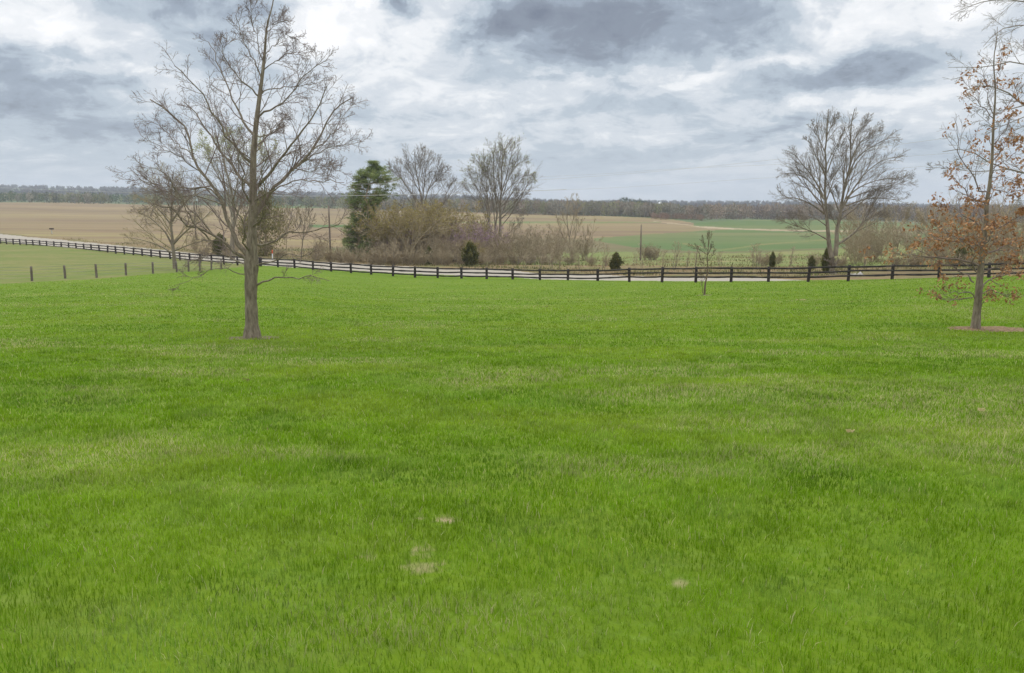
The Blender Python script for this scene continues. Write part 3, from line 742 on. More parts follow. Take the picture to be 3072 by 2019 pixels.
# ------------------------------------------------------------------ oak with dry leaves, right
def oak():
    rs = np.random.RandomState(5)
    Z5 = zoomer(2650, 600, 3.723); Z4 = zoomer(2700, 150, 3.129); Y = 27.0
    base = gp(2927, 988); Y = base[1]
    root = empty('young_oak', base, 'slender young oak holding dry orange brown leaves in its mulch ring', 'tree')
    uv = [(2926, 990)] + Z5([(1045, 1250), (1060, 1100), (1070, 960), (1085, 800), (1105, 600), (1130, 400), (1150, 200), (1155, 50)]) + Z4([(845, 1240), (862, 1050), (872, 850), (878, 680), (890, 520), (895, 330), (880, 150), (890, 0)]) + [(2990, 120), (2992, 80)]
    P = resample([at(u, v, Y) for u, v in uv], 36); P[0, 2] = base[2] - .1
    pr = np.interp(np.linspace(0, 1, 36), [0, .05, .2, .4, .6, .8, 1], [.18, .135, .108, .072, .046, .026, .008])
    T0 = (P[None], pr[None])
    LM = [
        (Z5([(1020, 1100), (960, 1040), (850, 1030), (760, 1030), (690, 980), (660, 970)]), .022, -.6),
        (Z5([(1000, 1090), (820, 1110), (680, 1110), (570, 1060), (500, 1010)]), .02, .3),
        (Z5([(1010, 920), (940, 850), (860, 800), (760, 740), (640, 700), (500, 640)]), .03, .8),
        (Z5([(1030, 800), (1000, 700), (1010, 600), (960, 500), (900, 420), (820, 400)]), .028, -1.0),
        (Z5([(1080, 740), (960, 700), (840, 680), (640, 640), (420, 620), (200, 600), (40, 590)]), .034, -.5),
        (Z5([(1095, 640), (980, 520), (860, 440), (740, 380), (640, 290), (560, 250)]), .03, .8),
        (Z5([(1110, 560), (980, 460), (800, 460), (640, 440), (480, 430), (360, 480)]), .03, -.8),
        (Z5([(1130, 400), (1060, 280), (960, 200), (860, 150), (780, 90), (640, 60)]), .03, .6),
        (Z5([(1100, 1000), (1160, 900), (1280, 850), (1400, 820), (1560, 780)]), .03, .6),
        (Z5([(1095, 1050), (1200, 1010), (1330, 1060), (1450, 1090), (1520, 1080)]), .02, -.4),
        (Z5([(1110, 800), (1220, 760), (1340, 720), (1500, 700), (1620, 680)]), .03, -.9),
        (Z5([(1120, 640), (1240, 560), (1400, 500), (1540, 440), (1640, 430)]), .03, .7),
        (Z5([(1140, 420), (1240, 330), (1380, 260), (1500, 180), (1600, 120)]), .03, -.5),
        (Z5([(1085, 1200), (1110, 1120), (1160, 1060), (1180, 1020)]), .012, -.5),
        (Z4([(800, 1440), (700, 1400), (600, 1310), (530, 1230), (470, 1130)]), .03, .4),
        (Z4([(820, 1330), (750, 1330), (700, 1200), (640, 1120), (590, 1060), (550, 950), (540, 800), (545, 720), (515, 640)]), .026, -.7),
        (Z4([(850, 1130), (960, 1060), (1040, 1020), (1100, 930), (1160, 900)]), .02, .5),
        (Z4([(860, 1050), (930, 960), (960, 880), (1040, 850), (1100, 830)]), .018, -.4),
        (Z4([(872, 640), (800, 560), (740, 500), (690, 420), (655, 340), (655, 290)]), .016, .3),
        (Z4([(880, 610), (840, 520), (825, 400), (800, 270), (780, 180)]), .016, -.3),
        (Z4([(885, 620), (980, 560), (1040, 480), (1075, 360), (1090, 290)]), .016, .4),
        (Z4([(895, 330), (930, 230), (945, 120), (955, 0)]), .012, -.2),
        (Z4([(870, 900), (930, 830), (1000, 740), (1040, 620), (1060, 560)]), .016, -.4),
        (Z4([(850, 1200), (940, 1180), (1010, 1210), (1080, 1240)]), .016, .8),
        (Z4([(840, 1280), (960, 1330), (1060, 1330), (1160, 1300)]), .02, -.6),
        (Z5([(1110, 560), (1060, 470), (1010, 390), (1020, 300)]), .022, -1.3),
        (Z5([(1110, 520), (1190, 430), (1200, 330), (1260, 260)]), .022, -1.3),
        (Z5([(1130, 300), (1080, 150), (1040, 60), (1000, 0)]), .022, 1.2),
    ]
    A, AR = [], []
    for uv, r0, dy in LM:
        p, r = limb(uv, Y, dy, r0, .005, 12); p[0, 1:] += rs.randn(11, 3) * .025; A.append(p); AR.append(r)
    A = np.concatenate(A); AR = np.concatenate(AR)
    c1, r1 = kids(A, AR, 9, rs, .2, 1.0, 42, 12, .36, .08, .12, 6, .6, .4, .5, .15); r1 = np.clip(r1, .005, .014)
    c1t, r1t = kids(*T0, 16, rs, .18, 1.0, 50, 12, .10, .12, .14, 6, .3, .4, .7); r1t = np.clip(r1t, .005, .018)
    c1 = np.concatenate([c1, c1t]); r1 = np.concatenate([r1, r1t])
    c2, r2 = kids(c1, r1, 4, rs, .3, 1.0, 45, 12, .5, .08, .16, 4, .7, .6, .4, .10); r2 = np.clip(r2, .004, .008)
    V, Fq = tubes([(*T0, 12)], None); mk('trunk', V, [Fq], M['bark_main'], root, smooth=True)
    V, Fq = tubes([(A, AR, 6), (c1, r1, 4), (c2, r2, 3)], None); mk('crown', V, [Fq], M['twig_main'], root)
    # dry leaves hang in clusters, thick below, sparse on top and on the lowest twigs
    tips = np.concatenate([c2[:, -1], c1[:, -1], A[:, -1], A[:, -3]])
    uu, vv = project(tips[:, 0], tips[:, 1], tips[:, 2])
    pr_ = np.interp(vv, [150, 300, 420, 560, 640, 780, 820, 900, 1000], [.15, .22, .30, .42, .58, .58, .45, .14, .09])
    sel = tips[rs.rand(len(tips)) < pr_ * .75]
    n = 7 * len(sel); i = np.repeat(np.arange(len(sel)), 7); c = sel[i] + rs.randn(n, 3) * .075; c[:, 2] -= .03
    ax = rs.randn(n, 3); ax[:, 2] -= .6; ax /= np.linalg.norm(ax, axis=1, keepdims=True)
    sx = np.cross(ax, rs.randn(n, 3)); sx /= np.linalg.norm(sx, axis=1, keepdims=True); nz = np.cross(ax, sx)
    s = (.065 + .05 * rs.rand(n))[:, None]
    prof = [(0, 0, 0), (.25, .30, .10), (.5, .16, .06), (.75, .38, .16), (1.05, .22, .05), (1.35, 0, -.1), (1.05, -.22, .05), (.75, -.38, .16), (.5, -.16, .06), (.25, -.30, .10)]
    Pn = np.stack([c + ax * s * a + sx * s * b + nz * s * g for a, b, g in prof], 1)
    k = np.arange(n)[:, None] * 10
    quads = np.concatenate([k + np.array([[0, 1, 2, 8]]), k + np.array([[0, 8, 9, 9]])[:, :4]], 0) if False else k + np.array([[1, 2, 8, 9]])
    tri = np.concatenate([k + np.array([[0, 1, 9]]), k + np.array([[4, 5, 6]])], 0)
    q2 = np.concatenate([quads, k + np.array([[2, 3, 7, 8]]), k + np.array([[3, 4, 6, 7]])], 0)
    cl = (.55 + .8 * rs.rand(n, 1)) * np.ones((1, 3)); cl = np.repeat(cl[:, None], 10, 1).reshape(-1, 3)
    mk('leaves', Pn.reshape(-1, 3), [tri, q2], M['oak_leaf'], root)
    c = base.copy(); c[0] += .55; c[1] += .1
    blob_ring('mulch_ring', c, 1.75, .95, M['mulch'], 'wide reddish brown mulch ring under the dry leaved oak', 'mulch ring', .03, seed=2)


oak()

# ------------------------------------------------------------------ generic traced trees farther off
def traced(name, label, basepx, Y, limbs, Z, mats, seed, k=(9, 6, 4), lenf=(.34, .45, .5), up=(.05, .045, .04), rmin=.012, trunk_n=1, bud=None, wind=None, group=None, wig=.06, dys=None, ang=(30, 33, 36), lr=.72, fall=.72):
    rs = np.random.RandomState(seed)
    base = ground_at(basepx[0], Y)
    root = empty(name, base, label, 'tree', group)
    A, AR, TR = [], [], []
    for i, (uv, r0) in enumerate(limbs):
        dy = rs.uniform(-1, 1) * .10 * (abs(uv[0][0] - uv[-1][0]) + abs(uv[0][1] - uv[-1][1])) / (Z([(1, 0)])[0][0] - Z([(0, 0)])[0][0])**-1 * Y / F
        if i < trunk_n: dy = 0
        r0 = r0 * (lr if i >= trunk_n else .85)
        p, r = limb(Z(uv), Y, dy, r0, max(r0 * .12, rmin), 12)
        r = np.maximum(r * (1 - .25 * np.sin(np.linspace(0, np.pi, 12))), rmin)
        p[0, 1:] += rs.randn(11, 3) * r0 * .15
        if i < trunk_n:
            p[0, 0, 2] = min(p[0, 0, 2], Hs(p[0, 0, 0], Y) - .1); TR.append((p, r))
        A.append(p); AR.append(r)
    A = np.concatenate(A); AR = np.concatenate(AR)
    c1, r1 = kids(A, AR, k[0], rs, .22, .93, ang[0], 10, lenf[0], up[0], wig, 6, .5, .3, fall, 0, wind); r1 = np.clip(r1, rmin, .08)
    c2, r2 = kids(c1, r1, k[1], rs, .2, 1, ang[1], 12, lenf[1], up[1], wig, 5, .6, .4, .45, 0, wind); r2 = np.clip(r2, rmin, .03)
    sets = [(c1, r1, 4), (c2, r2, 3)]
    tips = c2[:, -1]
    if k[2]:
        c3, r3 = kids(c2, r2, k[2], rs, .25, 1, ang[2], 12, lenf[2], up[2], wig, 4, .7, .5, .4, 0, wind); r3 = np.clip(r3, rmin * .7, .02)
        sets.append((c3, r3, 3)); tips = np.concatenate([tips, c3[:, -1]])
    V, Fq = tubes([(A, AR, 8)], None); mk('trunk', V, [Fq], M[mats[0]], root, smooth=True)
    V, Fq = tubes(sets, None); mk('crown', V, [Fq], M[mats[1]], root)
    if bud:
        bm_, bn, bs, zlo = bud
        t = tips[tips[:, 2] > base[2] + zlo]
        if len(t):
            V, Fq = buds(t, rs, bn, bs, bs * 1.6); mk('foliage', V, [Fq], M[bm_], root)
    return root


Z6 = zoomer(2250, 280, 2.523)
traced('twin_stemmed_tree', 'tall leafless tree forking into two stems behind the right part of the rail fence', (2500, 831), 87, [
    ([(632, 1420), (628, 1330), (626, 1260), (630, 1200)], .62),
    ([(618, 1240), (600, 1150), (590, 1050), (580, 950), (570, 820), (575, 600), (570, 430), (585, 250), (590, 120)], .40),
    ([(645, 1230), (655, 1120), (665, 1000), (690, 850), (720, 700), (750, 560), (765, 400), (765, 250), (790, 120)], .40),
    ([(590, 1110), (500, 1060), (400, 1020), (280, 980), (190, 940)], .14), ([(575, 1000), (500, 950), (400, 925), (300, 900)], .10),
    ([(562, 910), (480, 850), (380, 800), (260, 780), (195, 710)], .17), ([(560, 800), (500, 720), (430, 650), (350, 610), (210, 610)], .16),
    ([(555, 780), (480, 640), (400, 540), (330, 460), (270, 430)], .17), ([(570, 620), (500, 480), (450, 370), (400, 340)], .13),
    ([(570, 450), (520, 340), (480, 240), (470, 200)], .10), ([(585, 600), (640, 450), (690, 340), (720, 240)], .11), ([(580, 330), (630, 220), (680, 150)], .07),
    ([(668, 1140), (760, 1080), (860, 970), (930, 850), (965, 780), (1060, 700)], .21), ([(700, 870), (800, 700), (900, 580), (1000, 510), (1160, 470)], .17),
    ([(720, 800), (850, 700), (1000, 650), (1210, 640)], .14), ([(735, 800), (900, 740), (1100, 690), (1250, 640)], .12), ([(725, 850), (880, 800), (1060, 800), (1200, 830)], .12),
    ([(730, 650), (820, 480), (930, 400), (1050, 340), (1130, 330)], .15), ([(758, 520), (830, 380), (920, 300), (1010, 250)], .12), ([(765, 400), (820, 300), (880, 200), (905, 150)], .10),
    ([(720, 720), (700, 560), (685, 450), (680, 370)], .11), ([(670, 1050), (630, 950), (605, 880), (590, 840)], .07), ([(690, 850), (660, 760), (640, 690)], .07),
    ([(860, 970), (940, 920), (1060, 920)], .08), ([(570, 700), (620, 620), (640, 560)], .06), ([(700, 900), (780, 850), (900, 770), (1000, 720)], .10),
], Z6, ('bark_pale', 'twig_grey'), 21, k=(15, 9, 5), rmin=.010, trunk_n=1, wind=(.02, 0, .0), lenf=(.40, .44, .48), ang=(32, 36, 40))

Z4 = zoomer(1000, 380, 2.975)
traced('bare_tree', 'tall many stemmed leafless tree behind the purple brush', (1497, 765), 150, [
    ([(1495, 1140), (1493, 980), (1490, 800), (1495, 600), (1505, 430), (1515, 280), (1560, 150), (1600, 95)], .42),
    ([(1445, 1130), (1440, 980), (1460, 750), (1440, 560), (1425, 400), (1430, 250), (1450, 150)], .30), ([(1400, 1120), (1400, 950), (1390, 750), (1370, 600), (1375, 400), (1380, 240)], .30),
    ([(1392, 900), (1340, 640), (1260, 520), (1200, 400), (1180, 370)], .18), ([(1500, 820), (1580, 740), (1650, 640), (1750, 510), (1830, 440)], .18),
    ([(1510, 620), (1570, 450), (1650, 330), (1745, 290)], .16), ([(1515, 600), (1620, 500), (1720, 430), (1800, 430)], .13), ([(1500, 600), (1560, 380), (1600, 220), (1650, 120)], .17),
    ([(1520, 800), (1620, 770), (1740, 790)], .08), ([(1510, 1000), (1600, 920), (1690, 820)], .12), ([(1385, 900), (1330, 740), (1240, 620), (1150, 490)], .13),
    ([(1490, 560), (1470, 420), (1490, 260), (1500, 150)], .12), ([(1380, 620), (1310, 450), (1280, 300), (1240, 270)], .14), ([(1450, 620), (1400, 470), (1350, 330), (1340, 240)], .12), ([(1515, 700), (1640, 620), (1760, 580)], .10),
], Z4, ('bark_pale', 'twig_grey'), 31, k=(14, 9, 5), rmin=.0135, trunk_n=3, bud=('bud_lime', 2600, .09, 13), lenf=(.40, .45, .46), ang=(36, 40, 42))
traced('bare_tree', 'leafless grey tree with an open fan of upper branches beside the tall pine', (1270, 775), 140, [
    ([(805, 1190), (802, 1000), (800, 850), (780, 600), (740, 400), (720, 200)], .34), ([(795, 760), (850, 560), (920, 400), (960, 240)], .20),
    ([(790, 800), (700, 600), (620, 480), (560, 290)], .18), ([(808, 900), (900, 800), (1010, 600), (960, 480), (940, 380)], .16), ([(790, 700), (815, 500), (830, 350), (870, 215)], .18),
    ([(780, 600), (700, 440), (660, 300), (640, 230)], .12), ([(1005, 610), (1060, 500), (1090, 460)], .08), ([(620, 480), (540, 400), (490, 330)], .08), ([(850, 560), (960, 440), (1050, 350)], .09), ([(760, 500), (780, 350), (800, 170)], .1),
], Z4, ('twig_grey', 'twig_grey'), 41, k=(15, 9, 5), rmin=.013, lenf=(.46, .46, .46), ang=(36, 40, 42))
traced('spreading_thorn_tree', 'low wide tree with a haze of olive buds in front of the tall pine', (1228, 778), 122, [
    ([(672, 1215), (668, 1170), (640, 1060), (590, 960), (540, 860), (500, 760)], .26), ([(680, 1180), (720, 1080), (790, 980), (880, 890), (1000, 790), (1080, 740)], .26),
    ([(680, 1170), (710, 1000), (700, 850), (640, 720)], .17), ([(690, 1130), (760, 960), (800, 800), (840, 680)], .17), ([(600, 980), (500, 880), (400, 800), (320, 740)], .13),
    ([(640, 1050), (600, 900), (580, 760), (540, 680)], .13), ([(880, 890), (900, 780), (960, 680)], .11), ([(790, 980), (900, 930), (1040, 900), (1150, 850), (1270, 790)], .13), ([(590, 960), (480, 930), (400, 890)], .08),
], Z4, ('twig_brown', 'twig_brown'), 51, k=(10, 8, 4), rmin=.015, trunk_n=2, bud=('bud_olive', 5200, .075, 4.6), lenf=(.42, .45, .45), ang=(45, 45, 45))

Z1 = zoomer(350, 0, 1.475)
traced('bare_tree', 'pale many stemmed leafless tree directly behind the big lawn tree', (697, 785), 118, [
    ([(512, 1170), (512, 1080), (520, 950), (500, 820), (470, 700), (440, 590)], .50), ([(520, 1000), (560, 850), (585, 720), (610, 600)], .24), ([(512, 900), (540, 760), (530, 620), (540, 560)], .2),
    ([(505, 880), (440, 760), (390, 650), (370, 570)], .2), ([(500, 900), (470, 800), (420, 700), (340, 640)], .16), ([(540, 930), (620, 800), (680, 700), (720, 620)], .2), ([(515, 960), (470, 860), (400, 810), (330, 790)], .14), ([(530, 900), (570, 800), (640, 690), (650, 600)], .14), ([(480, 760), (480, 640), (500, 570)], .12),
], Z1, ('bark_pale', 'twig_pale'), 61, k=(12, 7, 4), rmin=.014, bud=('bud_lime', 3500, .085, 14), lenf=(.34, .42, .45))
traced('bare_tree', 'brownish leafless tree with a broad crown where the wire fence meets the lawn edge', (524, 820), 82, [
    ([(258, 1212), (252, 1120), (245, 1030), (245, 950), (245, 850), (250, 760)], .30), ([(250, 1090), (200, 1010), (140, 960), (60, 930)], .13), ([(250, 1080), (310, 1020), (370, 980), (430, 920)], .13),
    ([(246, 1000), (190, 930), (120, 880), (70, 870)], .11), ([(246, 980), (300, 900), (350, 850), (400, 800)], .11), ([(246, 940), (200, 850), (150, 790), (110, 740)], .10), ([(246, 900), (280, 820), (300, 740)], .10), ([(248, 1120), (170, 1080), (100, 1060), (30, 1050)], .10), ([(254, 1110), (330, 1080), (400, 1060)], .10), ([(245, 870), (220, 780), (200, 720)], .08),
], Z1, ('twig_grey', 'twig_brown'), 71, k=(13, 8, 4), rmin=.0095, lenf=(.46, .46, .46), ang=(42, 42, 42), trunk_n=1, lr=1.0)
Z3 = zoomer(700, 500, 3.91)
traced('bare_tree', 'small thin leafless tree standing beyond the road in front of the brown field', (905, 782), 128, [
    ([(798, 1100), (800, 1000), (810, 900), (825, 760), (840, 600), (850, 440), (858, 380)], .15), ([(815, 870), (760, 760), (700, 640), (680, 520)], .08), ([(820, 840), (880, 740), (940, 620), (980, 560)], .08), ([(830, 700), (780, 580), (760, 470)], .06), ([(840, 640), (900, 540), (930, 440)], .06),
], Z3, ('twig_grey', 'twig_grey'), 81, k=(8, 6, 3), rmin=.016, lenf=(.36, .45, .5))
traced('bare_tree', 'dark slim leafless tree just left of the small thin tree by the road', (859, 776), 124, [
    ([(622, 1090), (622, 900), (625, 700), (610, 560), (590, 420)], .12), ([(625, 820), (690, 700), (760, 560), (790, 470)], .06), ([(622, 760), (560, 640), (520, 520)], .06), ([(622, 680), (650, 560), (670, 450)], .05),
], Z3, ('twig_brown', 'twig_brown'), 82, k=(8, 6, 4), rmin=.016, lenf=(.42, .5, .5))
Z5b = zoomer(1600, 500, 3.4)
traced('lawn_sapling', 'thin leafless sapling on the lawn just this side of the rail fence', (2115, 885), 50, [
    ([(1745, 1300), (1755, 1200), (1775, 1080), (1780, 980), (1778, 900), (1790, 780), (1775, 660)], .085), ([(1778, 900), (1700, 850), (1640, 820), (1570, 790)], .03), ([(1780, 900), (1810, 840), (1840, 760)], .03), ([(1780, 860), (1740, 780), (1720, 700)], .025), ([(1770, 1020), (1710, 960), (1690, 900)], .02), ([(1725, 1290), (1722, 1200), (1720, 1130), (1700, 1080)], .03), ([(1785, 820), (1800, 720), (1790, 650)], .025), ([(1760, 1130), (1700, 1090), (1660, 1080)], .015), ([(1782, 960), (1830, 900), (1850, 830)], .02),
], Z5b, ('twig_dark', 'twig_dark'), 91, k=(7, 5, 2), rmin=.007, lenf=(.40, .45, .45), trunk_n=1)
sp_ = gp(2115, 886); blob_ring('soil_ring', sp_, .6, .4, M['soil'], 'small pale ring of bare soil under the thin lawn sapling', 'soil ring', .02, seed=8)
I = lambda pts: pts
traced('overhanging_tree', 'big leafless tree whose branches reach in from beyond the right edge behind the oak', (3330, 800), 40, [
    ([(3335, 900), (3330, 760), (3322, 500), (3315, 250), (3300, 0), (3290, -200)], .42),
    ([(3320, 450), (3180, 380), (3072, 316), (3004, 268), (2945, 255), (2892, 272)], .20), ([(3315, 620), (3180, 545), (3072, 521), (3033, 508), (2988, 496), (2950, 476), (2918, 457), (2879, 448), (2828, 454)], .17),
    ([(3033, 508), (2966, 512), (2924, 515), (2854, 505), (2777, 502)], .05), ([(3312, 300), (3180, 215), (3072, 192), (3036, 185), (2982, 196), (2924, 203), (2844, 201)], .12),
    ([(3300, 110), (3160, 40), (3050, 0), (2950, 5), (2860, 40)], .12), ([(3310, 220), (3180, 110), (3072, 75), (3000, 90), (2950, 140)], .12), ([(3300, 60), (3150, -60), (3020, -90), (2920, -60), (2860, 0)], .12),
    ([(3110, 335), (3050, 360), (2990, 380), (2930, 340)], .05), ([(3072, 316), (3010, 330), (2940, 320), (2900, 290)], .05), ([(3150, 540), (3100, 450), (3050, 400), (3000, 400)], .07), ([(3180, 545), (3110, 600), (3040, 600)], .05),
    ([(3310, 350), (3400, 200), (3500, 100), (3600, 60)], .2), ([(3318, 500), (3450, 400), (3600, 330)], .2),
], I, ('twig_grey', 'twig_grey'), 101, k=(12, 8, 4), rmin=.0065, lenf=(.24, .42, .48), up=(.01, .02, .02), wig=.10, ang=(38, 40, 42), lr=.6, fall=.45)

# ------------------------------------------------------------------ shrubs, conifers
def shrub_proto(name, seed, h, w, mats, nst=10, k=(6, 5, 3), bud=None, rmin=.014, lean=.5, label='', cat='shrub', group=None, upr=.10):
    rs = np.random.RandomState(seed); root = empty(name, (0, 0, 0), label, cat, group)
    a = rs.rand(nst) * 6.28; n = 8
    P = np.zeros((nst, n, 3)); d = np.stack([np.cos(a) * lean * (.3 + rs.rand(nst)), np.sin(a) * lean * (.3 + rs.rand(nst)), np.ones(nst)], -1)
    P[:, 0] = np.stack([np.cos(a) * w * .10 * rs.rand(nst), np.sin(a) * w * .10 * rs.rand(nst), -.1 * np.ones(nst)], -1)
    Ls = h * (.6 + .4 * rs.rand(nst)); Ls[0] = h
    for q in range(1, n):
        d = d + rs.randn(nst, 3) * .10; d[:, 2] += .05; d /= np.linalg.norm(d, axis=1, keepdims=True); P[:, q] = P[:, q-1] + d * (Ls / (n - 1))[:, None]
    r0 = .012 * h / 3 + .018; R = r0 * (1 - .75 * np.linspace(0, 1, n))[None] * np.ones((nst, 1)); R = np.maximum(R, rmin)
    c1, r1 = kids(P, R, k[0], rs, .15, 1, 42, 12, .40, upr, .12, 5, .6, .4, .5); r1 = np.clip(r1, rmin, .05)
    c2, r2 = kids(c1, r1, k[1], rs, .2, 1, 42, 12, .5, upr, .12, 4, .7, .5, .4); r2 = np.clip(r2, rmin, .03)
    sets = [(c1, r1, 3), (c2, r2, 3)]; tips = c2[:, -1]
    if k[2]:
        c3, r3 = kids(c2, r2, k[2], rs, .3, 1, 42, 12, .5, upr, .12, 3, .8, .6, .4); sets.append((c3, np.clip(r3, rmin * .8, .02), 3)); tips = np.concatenate([tips, c3[:, -1]])
    V, Fq = tubes([(P, R, 5)], None); mk('stems', V, [Fq], M[mats[0]], root)
    V, Fq = tubes(sets, None); mk('twigs', V, [Fq], M[mats[1]], root)
    if bud:
        V, Fq = buds(tips[tips[:, 2] > h * bud[3]], rs, bud[1], bud[2], bud[2] * 1.5); mk('foliage', V, [Fq], M[bud[0]], root)
    return root


def cedar_proto(name, seed, h, w, label, group=None, mat='cedar', nf=5200, fs=.13, shape=1.0):
    rs = np.random.RandomState(seed); root = empty(name, (0, 0, 0), label, 'evergreen', group)
    P = np.zeros((1, 6, 3)); P[0, :, 2] = np.linspace(-.1, h * .92, 6); R = (.07 * h / 3 * np.linspace(1, .15, 6))[None]
    V, Fq = tubes([(P, R, 6)], None); mk('trunk', V, [Fq], M['twig_brown'], root)
    # sprays set in ragged upright plumes
    npl = 46; a = rs.rand(npl) * 6.28; zt = rs.rand(npl)**.9
    def prof(t): return np.clip(np.sin(np.clip(t * .92 + .10, 0, 1) * np.pi)**.75 * (1 - .35 * t) * shape + .05, .05, 2)
    rad = prof(zt) * w / 2 * (.75 + .4 * rs.rand(npl))
    c = np.stack([np.cos(a) * rad, np.sin(a) * rad, zt * h * .9], -1)
    i = rs.randint(0, npl, nf); q = rs.rand(nf, 1)
    inner = np.stack([np.zeros(nf), np.zeros(nf), c[i, 2] * .8], -1)
    pos = inner + (c[i] - inner) * (q**.45) + rs.randn(nf, 3) * np.array([.10, .10, .16]) * w / 2
    pos[:, 2] = np.clip(pos[:, 2], .02, h)
    up = rs.randn(nf, 3) * .45 + np.array([0, 0, .8]) + (c[i] - inner) / (w) * .7; up /= np.linalg.norm(up, axis=1, keepdims=True)
    sd_ = np.cross(up, rs.randn(nf, 3)); sd_ /= np.linalg.norm(sd_, axis=1, keepdims=True)
    s = fs * (.5 + rs.rand(nf, 1))
    T = np.stack([pos - sd_ * s * .35, pos + sd_ * s * .35, pos + up * s * 1.3], 1)
    # top leader
    mk('foliage', T.reshape(-1, 3), [np.arange(nf * 3).reshape(-1, 3)], M[mat], root)
    return root


def dup(root, loc, rz, sc, label=None, group=None):
    r = root.copy(); COL.objects.link(r); r.location = Vector([float(c) for c in loc]); r.rotation_euler = (0, 0, rz); r.scale = sc if hasattr(sc, '__len__') else (sc, sc, sc)
    for ch in list(root.children):
        c = ch.copy(); COL.objects.link(c); c.parent = r
    if label: r['label'] = label
    if group: r['group'] = group
    return r


rnd = random.Random(4)
used = set()


def place(proto, loc, rz, sc, label=None, group=None):
    if proto.name in used: return dup(proto, loc, rz, sc, label, group)
    used.add(proto.name)
    proto.location = Vector([float(c) for c in loc]); proto.rotation_euler = (0, 0, rz); proto.scale = sc if hasattr(sc, '__len__') else (sc, sc, sc)
    if label: proto['label'] = label
    if group: proto['group'] = group
    return proto


sh_brown = shrub_proto('brush_shrub', 1, 4.0, 3.5, ('twig_brown', 'twig_brown'), 11, (6, 5, 3), label='tangled leafless brown shrub in the thicket behind the road', group='brown shrubs of the roadside thicket')
sh_tan = shrub_proto('tan_shrub', 2, 4.0, 3.5, ('twig_tan', 'twig_tan'), 12, (7, 5, 3), label='tan leafless shrub in the thicket right of the purple blossom', group='tan shrubs of the roadside thicket')
sh_purp = shrub_proto('redbud', 3, 4.0, 4.0, ('twig_purple', 'twig_purple'), 10, (7, 5, 3), bud=('bud_red', 2600, .05, .35), label='low redbud in purple blossom between the two tall bare trees', group='redbuds in the thicket', upr=.06, lean=.8)
sh_olive = shrub_proto('budding_shrub', 4, 4.0, 4.2, ('twig_brown', 'twig_tan'), 12, (7, 6, 3), bud=('bud_olive', 2300, .06, .45), label='shrub hazed with olive buds in the thicket behind the road', group='budding shrubs of the thicket', lean=.7)
sh_low = shrub_proto('bramble_clump', 5, 2.0, 3.0, ('twig_tan', 'twig_brown'), 22, (6, 4, 2), label='low brown bramble clump at the foot of the thicket', group='bramble clumps along the road', rmin=.013, lean=.8)
sh_sap = shrub_proto('roadside_sapling', 6, 3.0, 1.6, ('twig_grey', 'twig_tan'), 3, (6, 4, 2), label='thin bare sapling growing from the bank across the road', group='thin saplings along the far bank', rmin=.011, lean=.22)

GB, GT, GR, GO, GL, GS = 'brown shrubs of the roadside thicket', 'tan shrubs of the roadside thicket', 'redbuds in the thicket', 'budding shrubs of the thicket', 'bramble clumps along the road', 'thin saplings along the far bank'


ORD = ['first', 'second', 'third', 'fourth', 'fifth', 'sixth', 'seventh', 'eighth', 'ninth', 'tenth', 'eleventh']
PLACES = [(900, 'left of the tall pine'), (1150, 'at the foot of the tall pine'), (1300, 'under the olive budding tree'), (1440, 'beside the broad cedar bush'), (1560, 'under the tall many stemmed tree'), (1800, 'at the right end of the thicket'),
          (2100, 'between round cedar and lawn sapling'), (2450, 'left of the twin stemmed tree'), (2740, 'right of the twin stemmed tree'), (9999, 'behind the dry leaved oak')]
DESC = {'brush_shrub': 'leafless brown shrub', 'tan_shrub': 'leafless tan shrub', 'redbud': 'purplish redbud', 'budding_shrub': 'olive budding shrub', 'bramble_clump': 'low brown bramble clump', 'roadside_sapling': 'thin bare sapling'}


def scat(proto, items, group):
    items = sorted(items, key=lambda t: t[0]); by = {}
    for it in items: by.setdefault([p for m_, p in PLACES if it[0] < m_][0], []).append(it)
    named = []
    for pl, L_ in by.items():
        for i, it in enumerate(L_):
            lb = DESC[proto.name.split('.')[0]] + ' ' + pl + ('' if len(L_) == 1 else ', ' + ORD[min(i, 10)] + ' from the left')
            named.append(it if len(it) > 3 else (*it, lb))
    items = named
    for it in items:
        u, Y, h = it[:3]; lab = it[3] if len(it) > 3 else None
        g = ground_at(u, Y); bh = {'brush_shrub': 4, 'tan_shrub': 4, 'redbud': 4, 'budding_shrub': 4, 'bramble_clump': 2, 'roadside_sapling': 3}[proto.name.split('.')[0]]
        s = h / bh
        place(proto, g, rnd.random() * 6.28, (s * rnd.uniform(.95, 1.25), s * rnd.uniform(.95, 1.25), s), lab, group)


